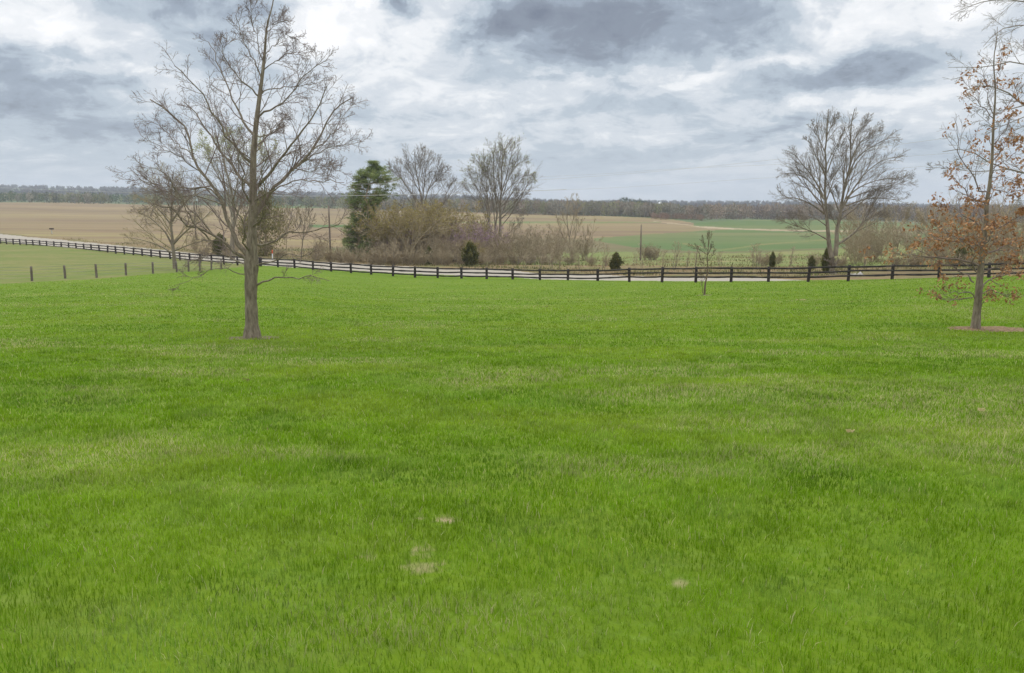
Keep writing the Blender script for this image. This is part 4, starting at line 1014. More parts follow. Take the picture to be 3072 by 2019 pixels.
# thicket left of the pine and in front of it; row after row to the right
scat(sh_brown, [(1105, 138, 7.4), (1140, 136, 8.2), (1215, 138, 9.0), (1245, 134, 8.6), (1285, 136, 9.2), (1325, 140, 9.6), (1375, 138, 8.2), (1420, 146, 8.0), (760, 128, 2.6), (800, 132, 3.2), (1000, 126, 2.6), (1045, 122, 2.4), (1090, 121, 2.8), (1135, 118, 3.2), (1165, 121, 5.0), (1205, 118, 4.2), (1240, 124, 4.8), (1290, 121, 4.6), (1335, 119, 4.0), (1375, 126, 4.6), (1440, 128, 4.5), (1475, 124, 4.2), (1510, 132, 5.0), (1550, 128, 4.4), (1590, 134, 4.8), (1320, 134, 6.5), (1180, 134, 7), (1250, 140, 8), (1400, 142, 6.5), (1480, 142, 6.0),
    (2560, 112, 4.6), (2590, 116, 5.2), (2615, 120, 4.6), (2640, 116, 5.4), (2575, 128, 7.2), (2620, 130, 7.4), (2800, 100, 4.6), (2850, 104, 5.6), (2905, 108, 6.4), (2960, 104, 6.0), (3020, 100, 5.8), (3060, 106, 6.6), (2780, 116, 5.6), (2830, 122, 7.5), (2940, 122, 8.4), (3040, 124, 8.2)], GB)
scat(sh_tan, [(1560, 140, 5.6), (1600, 145, 6.2), (1640, 142, 5.8), (1680, 150, 6.4), (1630, 128, 3.6), (1670, 132, 4.4), (1520, 148, 6.0), (1760, 150, 5.2), (1720, 138, 4.2), (1320, 128, 5), (965, 132, 3.4), (700, 126, 3.2), (640, 130, 2.8), (590, 132, 2.6), (2690, 150, 6.5), (2730, 156, 6.0)], GT)
scat(sh_purp, [(1415, 135, 6.6, 'redbud in purple blossom left of the tall many stemmed bare tree'), (1460, 138, 6.2, 'redbud in fading purple blossom under the tall many stemmed bare tree'), (1190, 126, 5.4, 'dull purple redbud under the olive budding thorn tree'), (1385, 132, 5.6)], GR)
scat(sh_olive, [(1165, 126, 8.0), (1195, 130, 9.2), (1345, 136, 9.2), (1300, 142, 9.6), (1420, 124, 3.6), (1225, 132, 8.6)], GO)
scat(sh_low, [(u + rnd.uniform(-8, 8), Y, h) for u, Y, h in [(620, 124, 1.5), (680, 124, 1.6), (740, 124, 1.7), (840, 126, 1.6), (950, 121, 2.0), (985, 119, 2.1), (1020, 118, 2.0), (1060, 116, 2.2), (1105, 115, 2.4), (1145, 114, 2.3), (1185, 114, 2.2), (1225, 114, 2.5), (1265, 115, 2.3), (1305, 115, 2.4), (1345, 115, 2.2), (1390, 117, 2.0), (1450, 121, 2.2), (1500, 122, 2.2), (1545, 124, 2.0), (1590, 126, 2.0), (1640, 126, 1.7), (1700, 130, 1.7), (1770, 126, 1.5), (1830, 122, 1.3), (1960, 150, 2.6), (2290, 112, 1.9), (2330, 118, 1.7), (2440, 110, 1.8), (2520, 102, 1.6), (2700, 96, 1.7), (2760, 94, 1.9), (2860, 92, 1.8), (2930, 88, 1.7), (3000, 88, 1.9)]], GL)
scat(sh_sap, [(u, Y, h) for u, Y, h in [(1328, 113, 2.3), (1374, 113, 3.6), (1460, 112, 2.6), (1575, 108, 2.7), (1622, 108, 3.0), (1655, 106, 3.2), (1678, 106, 2.6), (1738, 105, 2.2), (1810, 104, 3.5), (1905, 110, 2.3), (1925, 106, 1.9), (1990, 106, 2.6), (2022, 104, 3.7), (2060, 108, 2.5), (2085, 107, 3.1), (2160, 104, 2.4), (2262, 103, 3.4), (2272, 106, 2.6), (2370, 108, 2.8), (2590, 96, 3.0), (2720, 92, 2.4), (945, 116, 2.0), (880, 118, 2.2), (1152, 113, 3.0), (1180, 113, 3.4)]], GS)
place(sh_tan, ground_at(1937, 150), .3, (.9, .9, .75), 'dark rounded leafless bush beside the utility pole in the meadow')
place(sh_brown, ground_at(1965, 152), 1.3, (1.1, .9, .8), 'wide olive brown bush standing right of the meadow utility pole')
# tall thin trees right of the thicket
Z5c = Z5b
traced('bare_tree', 'slim bare tree with a dense brown top at the right end of the thicket', (1714, 772), 150, [
    ([(392, 1010), (385, 850), (360, 700), (345, 560), (350, 420), (400, 270)], .17), ([(395, 900), (430, 720), (480, 580), (520, 480)], .12), ([(380, 850), (300, 700), (250, 560), (230, 470)], .12), ([(370, 720), (400, 560), (430, 420), (440, 280)], .11), ([(360, 640), (300, 520), (290, 420)], .08), ([(400, 800), (440, 620), (440, 500), (470, 400)], .09),
], Z5c, ('twig_grey', 'twig_tan'), 111, k=(8, 6, 4), rmin=.019, lenf=(.36, .45, .45), trunk_n=1)
traced('bare_tree', 'very thin upright bare tree between the thicket and the round cedar', (1775, 768), 150, [
    ([(598, 960), (600, 800), (605, 700), (615, 600), (630, 500)], .09), ([(500, 980), (498, 860), (510, 720), (500, 600)], .09), ([(602, 780), (560, 680), (550, 600)], .05), ([(505, 760), (550, 680), (570, 600)], .05),
], Z5c, ('twig_tan', 'twig_tan'), 112, k=(7, 5, 3), rmin=.018, lenf=(.30, .45, .45), trunk_n=2)
traced('bare_tree', 'tall wispy bare tree in the brown thicket right of the twin stemmed tree', (2600, 790), 122, [
    ([(870, 1290), (850, 1130), (830, 1000), (820, 900), (850, 820)], .14), ([(840, 1080), (900, 980), (960, 900)], .08), ([(835, 1050), (780, 960), (740, 880)], .08), ([(720, 1270), (740, 1100), (760, 980), (770, 880)], .10),
], Z6, ('twig_brown', 'twig_tan'), 113, k=(9, 7, 4), rmin=.014, lenf=(.5, .5, .5), trunk_n=1)
for q, (u, Y, tv, lb) in enumerate([(2800, 118, 610, 'leafless brown tree behind the left half of the dry leaved oak'), (2870, 130, 575, 'taller leafless brown tree behind the middle of the dry leaved oak'), (3010, 126, 560, 'leafless brown tree behind the right half of the dry leaved oak'), (2690, 160, 610, 'faint leafless tree between the twin stemmed tree and the oak')]):
    g = ground_at(u, Y); hh = at(u, tv, Y)[2] - g[2]; b_, t_ = project(g[0], g[1], g[2]); rs_ = np.random.RandomState(q)
    ls = [([(u, t_ + 2), (u + 3, (t_ + tv) / 2 + 40), (u - 4, (t_ + tv) / 2), (u + 4, tv)], .15)]
    for s in (-1, 1, -1, 1, -1, 1):
        v0 = t_ - (t_ - tv) * rs_.uniform(.25, .6); ls.append(([(u, v0), (u + s * 22, v0 - 35), (u + s * rs_.uniform(35, 55), v0 - rs_.uniform(60, 90))], .08))
    traced('bare_tree', lb, (u, t_), Y, ls, I, ('twig_brown', 'twig_brown' if q % 2 else 'twig_tan'), 200 + q, k=(9, 7, 4), rmin=.015, lenf=(.45, .45, .5), trunk_n=1)

ced = cedar_proto('red_cedar', 1, 2.5, 1.75, 'x')
C_ = lambda u, Y, h, wf, lb, rz=0: place(ced, ground_at(u, Y), rz, (h / 2.5 * wf, h / 2.5 * wf, h / 2.5), lb)
C_(1410, 113, 3.5, 1.05, 'dark green cedar bush in front of the thicket, broadest of the cedars', .5)
C_(1287, 119, 2.7, .8, 'small half hidden cedar in the thicket left of the broad cedar', 1.7)
C_(1848, 106, 2.45, 1.02, 'round dark cedar bush alone on the bank right of the thicket', 2.9)
C_(2316, 106, 2.2, .62, 'narrow brownish cedar standing left of the twin stemmed tree', .9)
C_(2434, 101, 1.7, .85, 'squat yellow green cedar by the twin stemmed tree', 4.0)
C_(2477, 93, 2.9, .55, 'slim dark cedar touching the trunk of the twin stemmed tree', 5.0)
C_(2882, 96, 2.3, 1.1, 'dark cedar bush seen through the dry leaved oak', 3.3)
C_(2745, 96, 1.5, 1.3, 'low yellow green evergreen bush left of the oak behind the fence', 2.3)
C_(662, 128, 3.6, 1.0, 'dark cedar bush behind the road left of the big lawn tree trunk', 1.1)
# large old cedar right behind the lawn tree's trunk
bigc = cedar_proto('spreading_cedar', 7, 11.5, 8.5, 'large olive brown cedar partly hidden behind the trunk of the big lawn tree', nf=9000, fs=.22, shape=1.0, mat='cedar_old')
place(bigc, ground_at(800, 134), .4, (1, 1, 1))


def pine():
    rs = np.random.RandomState(9); Y = 128.0; base = ground_at(1075, Y)
    root = empty('white_pine', base, 'tall ragged green pine at the left end of the thicket', 'pine')
    top = at(1120, 492, Y)
    P = resample([base - [0, 0, .2], at(1078, 700, Y), at(1095, 600, Y), at(1113, 530, Y), top], 16)
    R = np.linspace(.30, .04, 16)
    V, Fq = tubes([(P[None], R[None], 8)], None); mk('trunk', V, [Fq], M['twig_brown'], root, smooth=True)
    # whorled branches: how far left and right they reach at each row of the photo
    rows = [(500, 10, 12), (520, 26, 38), (545, 50, 80), (562, 50, 105), (575, 48, 95), (600, 52, 70), (622, 56, 58), (650, 34, 40), (672, 40, 38), (700, 34, 34), (725, 44, 40), (750, 58, 56), (770, 44, 60)]
    rv = [r[0] for r in rows]
    br = []; brr = []
    for v in np.arange(498, 772, 7.0) + rs.randn(40) * 3:
        zc = at(1090, v, Y)[2]; j = np.argmin(np.abs(P[:, 2] - zc)); c = P[j]
        lf = np.interp(v, rv, [r[1] for r in rows]) * Y / F; rt = np.interp(v, rv, [r[2] for r in rows]) * Y / F
        for q in range(rs.randint(4, 8)):
            a = (0 if rs.rand() < .5 else math.pi) + rs.randn() * .75; reach = (rt if math.cos(a) > 0 else lf) * (.62 + .38 * abs(math.cos(a))) * rs.uniform(.45, 1.15)
            n = 7; s = np.linspace(0, 1, n); pts = c[None] + np.stack([np.cos(a) * reach * s, np.sin(a) * reach * s, .10 * reach * s + .30 * reach * s**2 * rs.uniform(-.3, 1.6)], -1) + rs.randn(n, 3) * .07
            br.append(pts); brr.append(.05 * (1 - .7 * s))
    A = np.array(br); AR = np.array(brr)
    c1, r1 = kids(A, AR, 7, rs, .3, 1, 48, 14, .30, .10, .12, 4, .5, .5, .3, .3); r1 = np.clip(r1, .015, .03)
    V, Fq = tubes([(A, AR, 4), (c1, r1, 3)], None); mk('branches', V, [Fq], M['twig_brown'], root)
    cen = np.concatenate([c1[:, -1], c1[:, 2], A[:, -1]]); cen = cen[rs.rand(len(cen)) < .62]
    n = len(cen) * 30; i = rs.randint(0, len(cen), n); d = rs.randn(n, 3); d[:, 2] = d[:, 2] * .6 + .35; d /= np.linalg.norm(d, axis=1, keepdims=True)
    c = cen[i] + rs.randn(n, 3) * [.20, .20, .10]; s = np.cross(d, rs.randn(n, 3)); s /= np.linalg.norm(s, axis=1, keepdims=True); s *= .035
    T = np.stack([c - s, c + s, c + d * (.20 + .18 * rs.rand(n, 1))], 1)
    mk('needles', T.reshape(-1, 3), [np.arange(n * 3).reshape(-1, 3)], M['needle'], root)


pine()

# ------------------------------------------------------------------ far woods
def woods(name, u0, u1, n, Yf, dY, hf, cols, label, seed, nf=150, fs=.9, dens=None):
    rs = np.random.RandomState(seed); u = u0 + (u1 - u0) * rs.rand(n); Y = np.array([Yf(x) for x in u]) + dY * rs.rand(n)**1.3
    h = np.array([hf(x) for x in u]) * (.72 + .38 * rs.rand(n)); x = (u - CX) / F * Y * CP; z = H(x, Y)
    w = h * (.30 + .22 * rs.rand(n))
    d = rs.randn(n, nf, 3); d /= np.linalg.norm(d, axis=2, keepdims=True); d *= rs.rand(n, nf, 1)**.4
    pos = np.stack([x[:, None] + d[..., 0] * w[:, None], Y[:, None] + d[..., 1] * w[:, None], z[:, None] + h[:, None] * (.56 + .44 * d[..., 2])], -1)
    # some stuff near the ground: stems and undergrowth
    low = rs.rand(n, nf) < .18; pos[..., 2] = np.where(low, z[:, None] + h[:, None] * rs.rand(n, nf) * .4, pos[..., 2])
    up = rs.randn(n, nf, 3) * .5 + d * .6 + np.array([0, 0, .7]); up /= np.linalg.norm(up, axis=2, keepdims=True)
    sd_ = np.cross(up, rs.randn(n, nf, 3)); sd_ /= np.linalg.norm(sd_, axis=2, keepdims=True)
    s = fs * (.5 + rs.rand(n, nf, 1)) * (h[:, None, None] / 12)
    T = np.stack([pos - sd_ * s * .45, pos + sd_ * s * .45, pos + up * s * 1.7], 2)
    ci = rs.randint(0, len(cols), n); c = np.array(cols)[ci] * (.8 + .4 * rs.rand(n, 1)); c = np.repeat(c[:, None], nf * 3, 1).reshape(-1, 3)
    o = mk(name, T.reshape(-1, 3), [np.arange(n * nf * 3).reshape(-1, 3)], M['woods'], col=c)
    return props(o, label, 'woods', kind='stuff')


M['woods'] = mat_ramp('woods_mass', [(.8, .8, .8), (1.2, 1.2, 1.2)], (1, 1, 1), .05, vcol=True)
br_, gr_, pu_, ol_, dk_ = (.30, .225, .155), (.25, .225, .165), (.24, .185, .155), (.25, .245, .115), (.06, .085, .045)
edge = lambda u: np.interp(u, [-900, 0, 700, 1400, 1600, 1790, 2000, 2100, 2250, 2700, 3200], [700, 715, 700, 640, 605, 600, 560, 530, 620, 600, 520])
woods('woods', 1150, 2080, 620, edge, 110, lambda u: np.interp(u, [1150, 1600, 2000, 2100], [9.5, 10.5, 10, 8]), [br_, gr_, ol_, gr_], 'grey brown leafless woods along the far edge of the fields, centre of the valley', 1, 170, .85)
woods('woods', 2060, 3500, 700, edge, 150, lambda u: np.interp(u, [2060, 2300, 2700, 3300], [9.5, 12, 11, 11]), [br_, pu_, gr_, br_], 'brown leafless woods behind the green fields on the right', 2, 170, .85)
woods('woods', -900, 1200, 900, edge, 500, lambda u: 9.5, [gr_, ol_, (.10, .14, .07), (.12, .13, .08)], 'greenish band of budding woods beyond the big brown field on the left', 3, 120, 1.1)
woods('ridge_woods', -900, 3900, 3800, lambda u: 1500, 900, lambda u: 9.5, [(.095, .08, .08), (.085, .08, .08), (.10, .10, .08)], 'dark leafless woods covering the ridge along the horizon', 4, 60, 2.4)
woods('reddish_brush', 1960, 2110, 60, lambda u: 520 if u < 2100 else 500, 30, lambda u: 4.2, [(.24, .15, .10), (.26, .17, .11)], 'reddish brown brush at the corner of brown field and woods', 5, 120, .8)
woods('yellow_thicket', 1900, 1960, 14, lambda u: 585, 8, lambda u: 5, [(.34, .28, .06), (.26, .22, .06)], 'yellow budding thicket in front of the far woods', 6, 140, .8)
woods('far_pines', 1870, 1945, 14, lambda u: 780, 40, lambda u: 15.5, [dk_], 'dark cluster of far evergreen trees showing above the woods', 7, 170, .9)

# ------------------------------------------------------------------ fences
def box(c, ax, half):
    """box with centre c, axis vectors ax (3x3 rows), half sizes"""
    c = np.array(c, float); A = np.array(ax, float) * np.array(half)[:, None]
    s = np.array([[-1, -1, -1], [1, -1, -1], [1, 1, -1], [-1, 1, -1], [-1, -1, 1], [1, -1, 1], [1, 1, 1], [-1, 1, 1]])
    return c + s @ A


BF = np.array([[0, 3, 2, 1], [4, 5, 6, 7], [0, 1, 5, 4], [1, 2, 6, 5], [2, 3, 7, 6], [3, 0, 4, 7]])


def post_mesh(p, top, r, parent, mat, rs, name='post', sides=8):
    n = 6; s = np.linspace(0, 1, n); P = np.stack([p[0] + s * rs.randn() * .03, p[1] + s * rs.randn() * .03, p[2] - .1 + (top - p[2] + .1) * s], -1)[None]
    R = r * (1 + .05 * rs.randn(n))[None]; V, Fq = tubes([(P, R, sides)], None)
    cap = np.arange((n - 1) * sides, n * sides)[None]
    m = mk(name, V, [Fq, cap], mat, parent); return m


def rail_fence(name, label, posts, seed, thick=.055, rad=.125):
    rs = np.random.RandomState(seed); pts = []
    for (u, tv, Y) in posts:
        g = ground_at(u, Y); t = at(u, tv, Y); h = np.clip(t[2] - g[2], 1.05, 1.45); pts.append((g, g[2] + h if h == t[2] - g[2] else t[2]))
    root = empty(name, pts[len(pts) // 2][0], label, 'fence')
    for g, tp in pts:
        g2 = np.array([g[0], g[1], min(g[2], tp - .95)]); post_mesh(g2, tp, rad, root, M['post'], rs)
    for (a, ta), (b, tb) in zip(pts[:-1], pts[1:]):
        for off in (.13, .50, .85):
            j1, j2, jm = rs.randn() * .018, rs.randn() * .018, rs.randn() * .015
            A = np.array([a[0], a[1] - .11, ta - off + j1]); B = np.array([b[0], b[1] - .11, tb - off + j2])
            n = 6; s = np.linspace(0, 1, n)[:, None]; P = A * (1 - s) + B * s; P[:, 2] += np.sin(s[:, 0] * np.pi) * (jm - .015) + rs.randn(n) * .006
            d = (B - A) / np.linalg.norm(B - A); sd_ = np.cross(d, [0, 0, 1]); sd_ /= np.linalg.norm(sd_); up = np.array([0, 0, 1.])
            V = []
            for q in range(n):
                hh = .072 * (1 + .10 * rs.randn()); V += [P[q] - sd_ * .022 - up * hh, P[q] + sd_ * .022 - up * hh, P[q] + sd_ * .022 + up * hh, P[q] - sd_ * .022 + up * hh]
            Fq = []
            for q in range(n - 1):
                for e in range(4): Fq.append([q*4+e, q*4+(e+1) % 4, q*4+4+(e+1) % 4, q*4+4+e])
            Fq += [[3, 2, 1, 0], [n*4-4, n*4-3, n*4-2, n*4-1]]
            mk('rail', np.array(V), [np.array(Fq)], M['rail'], root)
    return root


ru = [783, 834, 884, 939, 994, 1053, 1113.5, 1179, 1245, 1313, 1384.5, 1460, 1538, 1620, 1703.5, 1793, 1888, 1986, 2087, 2193, 2305, 2424, 2544, 2676, 2815.6, 2966, 3125, 3300]
rv_u = [783, 884, 939, 994, 1053, 1113, 1179, 1245, 1313, 1384, 1460, 1538, 1620, 1703, 1793, 1888, 1986, 2087, 2193, 2305, 2424, 2544, 2676, 2816, 2966, 3125, 3300]
rv_v = [772, 777, 782, 786, 789, 793, 796, 799, 801, 802, 803, 805, 806.5, 807, 807, 803, 801, 800.5, 800, 800, 799, 795, 792.5, 791, 788, 784, 778]
rd = lambda u: np.interp(u, [783, 966, 1245, 1538, 1793, 2193, 2544, 2966, 3300], [100, 89, 83, 80, 76, 67, 64, 64, 64])
rail_fence('rail_fence', 'dark three rail fence running across the foot of the lawn', [(u, float(np.interp(u, rv_u, rv_v)), float(rd(u))) for u in ru], 1)
lu = [x / 2.975 for x in [-190, -125, -60, 5, 60, 120, 180, 237, 297, 357, 418, 483, 548, 613, 681, 750, 815, 887, 960, 1035, 1112, 1190, 1270, 1350, 1432, 1520, 1608, 1695, 1790, 1890, 2000, 2120]] + [746, 780]
rail_fence('rail_fence', 'dark rail fence receding along the road on the left side of the pasture', [(u, float(np.interp(u, [-70, 2, 100, 374, 568, 783], [710, 714, 719, 740, 759, 772])), float(np.interp(u, [-70, 2, 374, 568, 783], [170, 160, 118, 107, 100.4]))) for u in lu], 2)


def wire_fence():
    rs = np.random.RandomState(6); px = [(-10, 848, 800), (96, 843, 799), (196, 836, 796), (290, 833, 792), (378, 826, 789), (459, 821, 786), (531, 817, 786), (566, 815, 787), (600, 813, 787), (634, 810, 787), (664, 807, 786)]
    g0 = gp(290, 833); root = empty('wire_fence', g0, 'old wire fence on grey wooden posts where lawn meets pasture', 'fence'); tops = []
    for u, vb, vt in px:
        g = gp(u, vb); t = at(u, vt, g[1])[2]; h = min(max(t - g[2], 1.0), 1.35); post_mesh(g, g[2] + h, .09, root, M['oldpost'], rs); tops.append((g, h))
    for f in (.25, .5, .75, .95):
        P = []; 
        for g, h in tops: P.append([g[0], g[1] - .1, g[2] + h * f])
        P = np.array(P); Pl = resample(P, 40); V, Fq = tubes([(Pl[None], np.full((1, 40), .008), 4)], None); mk('wire', V, [Fq], M['wire'], root)


wire_fence()


def field_wire_fence():
    rs = np.random.RandomState(16); us_ = [1330, 1375, 1420, 1470, 1510, 1555, 1605, 1655]
    pts = [ground_at(u, 118 + i * 1.0) for i, u in enumerate(us_)]
    root = empty('stock_fence', pts[3], 'thin wire stock fence on light posts in front of the thicket', 'fence')
    for g in pts: post_mesh(g, g[2] + 1.35, .04, root, M['pole'], rs, sides=5)
    for f in (.5, .9, 1.25):
        P = resample(np.array([[g[0], g[1] - .05, g[2] + f] for g in pts]), 24); V, Fq = tubes([(P[None], np.full((1, 24), .010), 3)], None); mk('wire', V, [Fq], M['wire'], root)


field_wire_fence()

# ------------------------------------------------------------------ utility poles and lines
def cyl(a, b, r0, r1, parent, mat, name, sides=10):
    P = np.stack([np.array(a) * (1 - s) + np.array(b) * s for s in np.linspace(0, 1, 5)])[None]; R = np.linspace(r0, r1, 5)[None]
    V, Fq = tubes([(P, R, sides)], None); return mk(name, V, [Fq, np.arange(4 * sides, 5 * sides)[None], np.arange(sides)[::-1][None]], mat, parent, smooth=False)


def poles():
    # pale pole with a transformer, left
    Y = 210.0; g = ground_at(588, Y); top = at(589, 566, Y)
    r = empty('utility_pole', g, 'pale utility pole with a grey transformer can rising from the brown field', 'utility pole')
    cyl(g - [0, 0, .3], [g[0] + .1, g[1], top[2]], .20, .15, r, M['pole'], 'pole')
    cyl([g[0] + .1, g[1], top[2] - 3.4], [g[0] + .1, g[1], top[2] + .05], .24, .24, r, M['pole_pale'], 'sleeve')
    cyl([g[0] + .75, g[1], top[2] - 3.2], [g[0] + .75, g[1], top[2] - 2.0], .36, .36, r, M['can'], 'transformer')
    mk('crossarm', box([g[0] + .4, g[1], top[2] - 1.8], np.eye(3), (.5, .05, .05)), [BF], M['pole'], r)
    Y2 = 132.0; g2 = ground_at(992, Y2)
    r2 = empty('utility_pole', g2, 'plain pale wooden pole standing left of the pine', 'utility pole')
    t2 = at(991, 618, Y2); cyl(g2 - [0, 0, .3], [g2[0], g2[1], t2[2]], .16, .12, r2, M['pole'], 'pole'); cyl([g2[0], g2[1] - .02, t2[2]], [g2[0], g2[1] - .02, t2[2] + .22], .05, .04, r2, M['wire'], 'insulator')
    Y3 = 148.0; g3 = ground_at(1921, Y3); t3 = at(1920, 676, Y3)
    r3 = empty('utility_pole', g3, 'bare brown wooden pole standing in the meadow between bushes', 'utility pole')
    cyl(g3 - [0, 0, .3], [g3[0], g3[1], t3[2]], .17, .12, r3, M['pole'], 'pole'); cyl([g3[0], g3[1], t3[2]], [g3[0], g3[1], t3[2] + .2], .05, .04, r3, M['wire'], 'insulator')
    lines = [
        ('pale power line dipping in front of the pine and thicket', [(-60, 560, 230), (300, 575, 180), (700, 583, 140), (1000, 588, 118), (1200, 584, 112), (1400, 580, 108), (1700, 568, 102)], .022),
        ('upper pale power line crossing the top half of the pine', [(640, 570, 150), (1000, 554, 118), (1200, 550, 112), (1500, 545, 106), (1900, 520, 98), (2400, 470, 88), (3100, 380, 78)], .013),
        ('faint upper power line over the fields on the right', [(1560, 533, 125), (1800, 522, 115), (2000, 508, 105), (2400, 490, 95), (3120, 440, 80)], .012),
        ('faint lower power line over the fields on the right', [(1560, 575, 130), (1900, 560, 115), (2200, 540, 105), (2500, 520, 95), (3120, 470, 80)], .012)]
    for lb, uv, rr in lines:
        P = resample(np.array([at(u, v, Y) for u, v, Y in uv]), 40); V, Fq = tubes([(P[None], np.full((1, 40), rr), 4)], None)
        props(mk('power_line', V, [Fq], M['cable'], None), lb, 'power line')


poles()


def markers():
    Y = 119.0; g = ground_at(818, Y); r = empty('line_marker', g, 'slim white marker post with an orange top beside the road', 'marker post')
    cyl(g, g + [0, 0, 1.0], .07, .07, r, M['white'], 'post', 8); cyl(g + [0, 0, 1.0], g + [0, 0, 1.5], .085, .085, r, M['orange'], 'cap', 8)
    Y = 205.0; g = ground_at(156, Y); r = empty('roadside_mailbox', g, 'small dark mailbox on a post by the road far left', 'mailbox')
    cyl(g, g + [0, 0, 1.1], .08, .08, r, M['pole_pale'], 'post', 8)
    s = np.linspace(0, np.pi, 9); ring = np.stack([np.zeros(9), np.cos(s) * .22, np.sin(s) * .22 + .12], -1); ring = np.vstack([ring, [0, -.22, 0], [0, .22, 0]])
    A = ring + g + [-.5, 0, 1.1]; B = ring + g + [.5, 0, 1.1]; n = 11
    Fq = [[i, (i + 1) % n, n + (i + 1) % n, n + i] for i in range(n)]; mk('box', np.vstack([A, B]), [np.array(Fq), np.arange(n)[None][:, ::-1], np.arange(n, 2 * n)[None]], M['post'], r)
    # far farm buildings
    def barn(u, v, Y, w, h, label, cat):
        c = at(u, v, Y); gz = Hs(c[0], Y); c[2] = max(c[2] - h, gz); r = empty('farm_building', c, label, cat); d = w * .7
        mk('wall', box(c + [0, 0, h * .3], np.eye(3), (w / 2, d / 2, h * .3)), [BF], M['white'], r)
        zz = c[2] + h * .6; X, Yc = c[0], c[1]; e = .3
        V = [[X - w/2 - e, Yc - d/2 - e, zz], [X + w/2 + e, Yc - d/2 - e, zz], [X + w/2 + e, Yc + d/2 + e, zz], [X - w/2 - e, Yc + d/2 + e, zz], [X - w/2 - e, Yc, c[2] + h], [X + w/2 + e, Yc, c[2] + h]]
        mk('roof', V, [np.array([[0, 1, 5, 4], [2, 3, 4, 5], [3, 2, 1, 0]]), np.array([[0, 4, 3], [1, 2, 5]])], M['metalroof'], r)
        mk('door', box(c + [0, -d/2 - .06, h * .2], np.eye(3), (w * .12, .04, h * .2)), [BF], M['dark'], r)
    barn(1859, 611, 720, 4.5, 4, 'tiny white farm shed among the far woods', 'shed')
    barn(2000, 612, 730, 6, 4.5, 'tiny grey roofed barn right of the white silo', 'barn')
    c = at(1980, 612, 725); r = empty('silo', c, 'tiny white silo among the far woods', 'silo')
    cyl(c - [0, 0, 6], c + [0, 0, .6], 2.4, 2.4, r, M['white'], 'cylinder_wall', 14); cyl(c + [0, 0, .6], c + [0, 0, 1.9], 2.4, .3, r, M['white'], 'dome', 14)


markers()


def stone(name, g, s, seed, mat, label, cat, sq=(1.3, 1, .6)):
    rs = np.random.RandomState(seed); import bmesh
    bm = bmesh.new(); bmesh.ops.create_icosphere(bm, subdivisions=2, radius=1.0); V = np.array([v.co[:] for v in bm.verts]); Fq = np.array([[v.index for v in f.verts] for f in bm.faces]); bm.free()
    V = V * (1 + .18 * rs.randn(len(V), 1)) * s * np.array(sq); V[:, 2] += s * .3
    return props(mk(name, V + g, [Fq], mat), label, cat)


stone('field_stone', ground_at(2497 + 60, 80), .32, 1, M['rock'], 'pale stone lying behind the rail fence right of the twin stemmed tree', 'stone')
stone('tree_stump', ground_at(2580, 79), .3, 2, M['rock'], 'small pale stump beside the stone behind the rail fence', 'stump', (1, 1, 1))


def litter():
    for i, (u, v, L, lb) in enumerate([(2402, 903, .5, 'pale dry straw wisp lying on the lawn before the oak'), (2550, 1309, .10, 'thin dry twig on the lawn below the sapling'), (2945, 1243, .13, 'small dry leaf on the lawn below the oak'), (740, 1148, .22, 'dark weed clump on the lawn below the big tree')]):
        g = gp(u, v); rs = np.random.RandomState(i); n = 26; c = g + np.stack([(rs.rand(n) - .5) * L, (rs.rand(n) - .5) * L * .35, .05 + .04 * rs.rand(n)], -1)
        a = rs.randn(n) * .5 + (0 if i != 3 else 1.2); d = np.stack([np.cos(a), np.sin(a) * .6, rs.rand(n) * (.2 if i != 3 else 1.2)], -1) * L * .10; s = np.stack([0 * a, np.ones(n), np.ones(n)], -1) * .005
        T = np.stack([c - d - s, c - d + s, c + d + s, c + d - s], 1)
        props(mk('straw_wisp' if i < 2 else ('dry_leaf' if i == 2 else 'weed_clump'), T.reshape(-1, 3), [np.arange(n * 4).reshape(-1, 4)], M['straw'] if i < 3 else M['cedar']), lb, ['straw', 'twig', 'leaf', 'weed'][i])


litter()
grass()

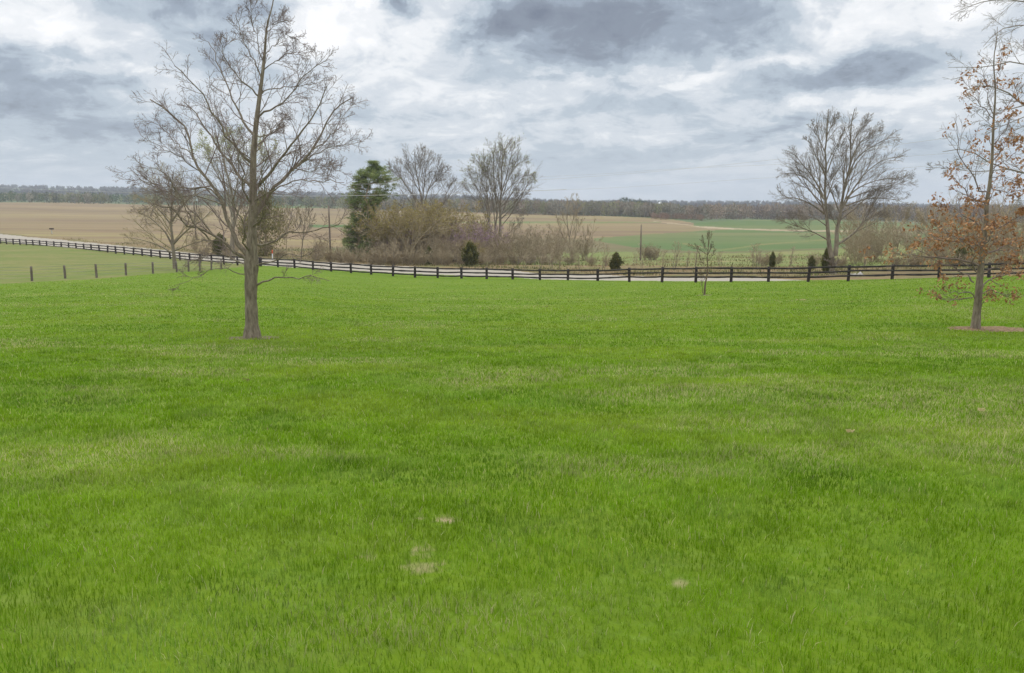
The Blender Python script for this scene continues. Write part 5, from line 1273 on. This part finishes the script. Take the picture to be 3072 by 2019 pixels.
def dry_grass():
    rs = np.random.RandomState(8); n = 90000
    u = rs.uniform(-300, 3400, n); Y = 84 * (175 / 84)**rs.rand(n); x = (u - CX) / F * (Y * CP + 1.5); z = H(x, Y)
    pu, pv = project(x, Y, z); keep = (pv < ev(C_ROADF, pu) - 1.5) & (pv > ev(C_ROUGH, pu) - 4)
    keep |= (pu > 2430) & (pv < 838) & (pv > 790)
    keep &= fbm(x, Y, 5.0, 12) > .40 + .25 * rs.rand(n)
    x, Y, z, pv, pu = x[keep], Y[keep], z[keep], pv[keep], pu[keep]; n = len(x)
    h = (.12 + .38 * rs.rand(n)**2) * (.6 + .9 * fbm(x, Y, 3.0, 33)); a = rs.rand(n) * 6.28; w = .035 + .04 * rs.rand(n)
    b = np.stack([x, Y, z - .03], -1); sd_ = np.stack([np.cos(a) * w, np.sin(a) * w, 0 * a], -1); tip = b + np.stack([rs.randn(n) * .3 * h, rs.randn(n) * .3 * h, h], -1)
    T = np.stack([b - sd_, b + sd_, tip], 1)
    f = np.clip((fbm(x, Y, 9.0, 44) - .42) * 5, 0, 1)[:, None] * np.where(pv > 780, 1, .6)[:, None]
    c = np.array([[.17, .175, .06]]) * (1 - f) + np.array([[.34, .255, .135]]) * f; c = c * (.7 + .6 * rs.rand(n, 1))
    o = mk('dry_grass', T.reshape(-1, 3), [np.arange(n * 3).reshape(-1, 3)], M['woods'], col=np.repeat(c[:, None], 3, 1).reshape(-1, 3))
    props(o, 'rough tan and green grass tufts on the bank and meadow beyond the road', 'grass', kind='stuff')


dry_grass()

# ------------------------------------------------------------------ air
def haze():
    import bmesh
    zb = float(ZZ.min()) - 1.0; zt = 75.0
    V = [[x, y, z] for z in (zb, zt) for x, y in ((-3900, -60), (3900, -60), (3900, 4450), (-3900, 4450))]
    m = bpy.data.materials.new('haze_air'); m.use_nodes = True; nt = m.node_tree; nt.nodes.clear()
    o_ = N(nt, 'ShaderNodeOutputMaterial'); v = N(nt, 'ShaderNodeVolumePrincipled')
    v.inputs['Color'].default_value = (.86, .91, .98, 1); v.inputs['Density'].default_value = .00022; v.inputs['Anisotropy'].default_value = .2
    nt.links.new(v.outputs[0], o_.inputs['Volume'])
    o = mk('haze', V, [np.array([[0, 3, 2, 1], [4, 5, 6, 7], [0, 1, 5, 4], [1, 2, 6, 5], [2, 3, 7, 6], [3, 0, 4, 7]])], m)
    props(o, 'thin pale haze in the valley air', 'haze', kind='stuff')


haze()
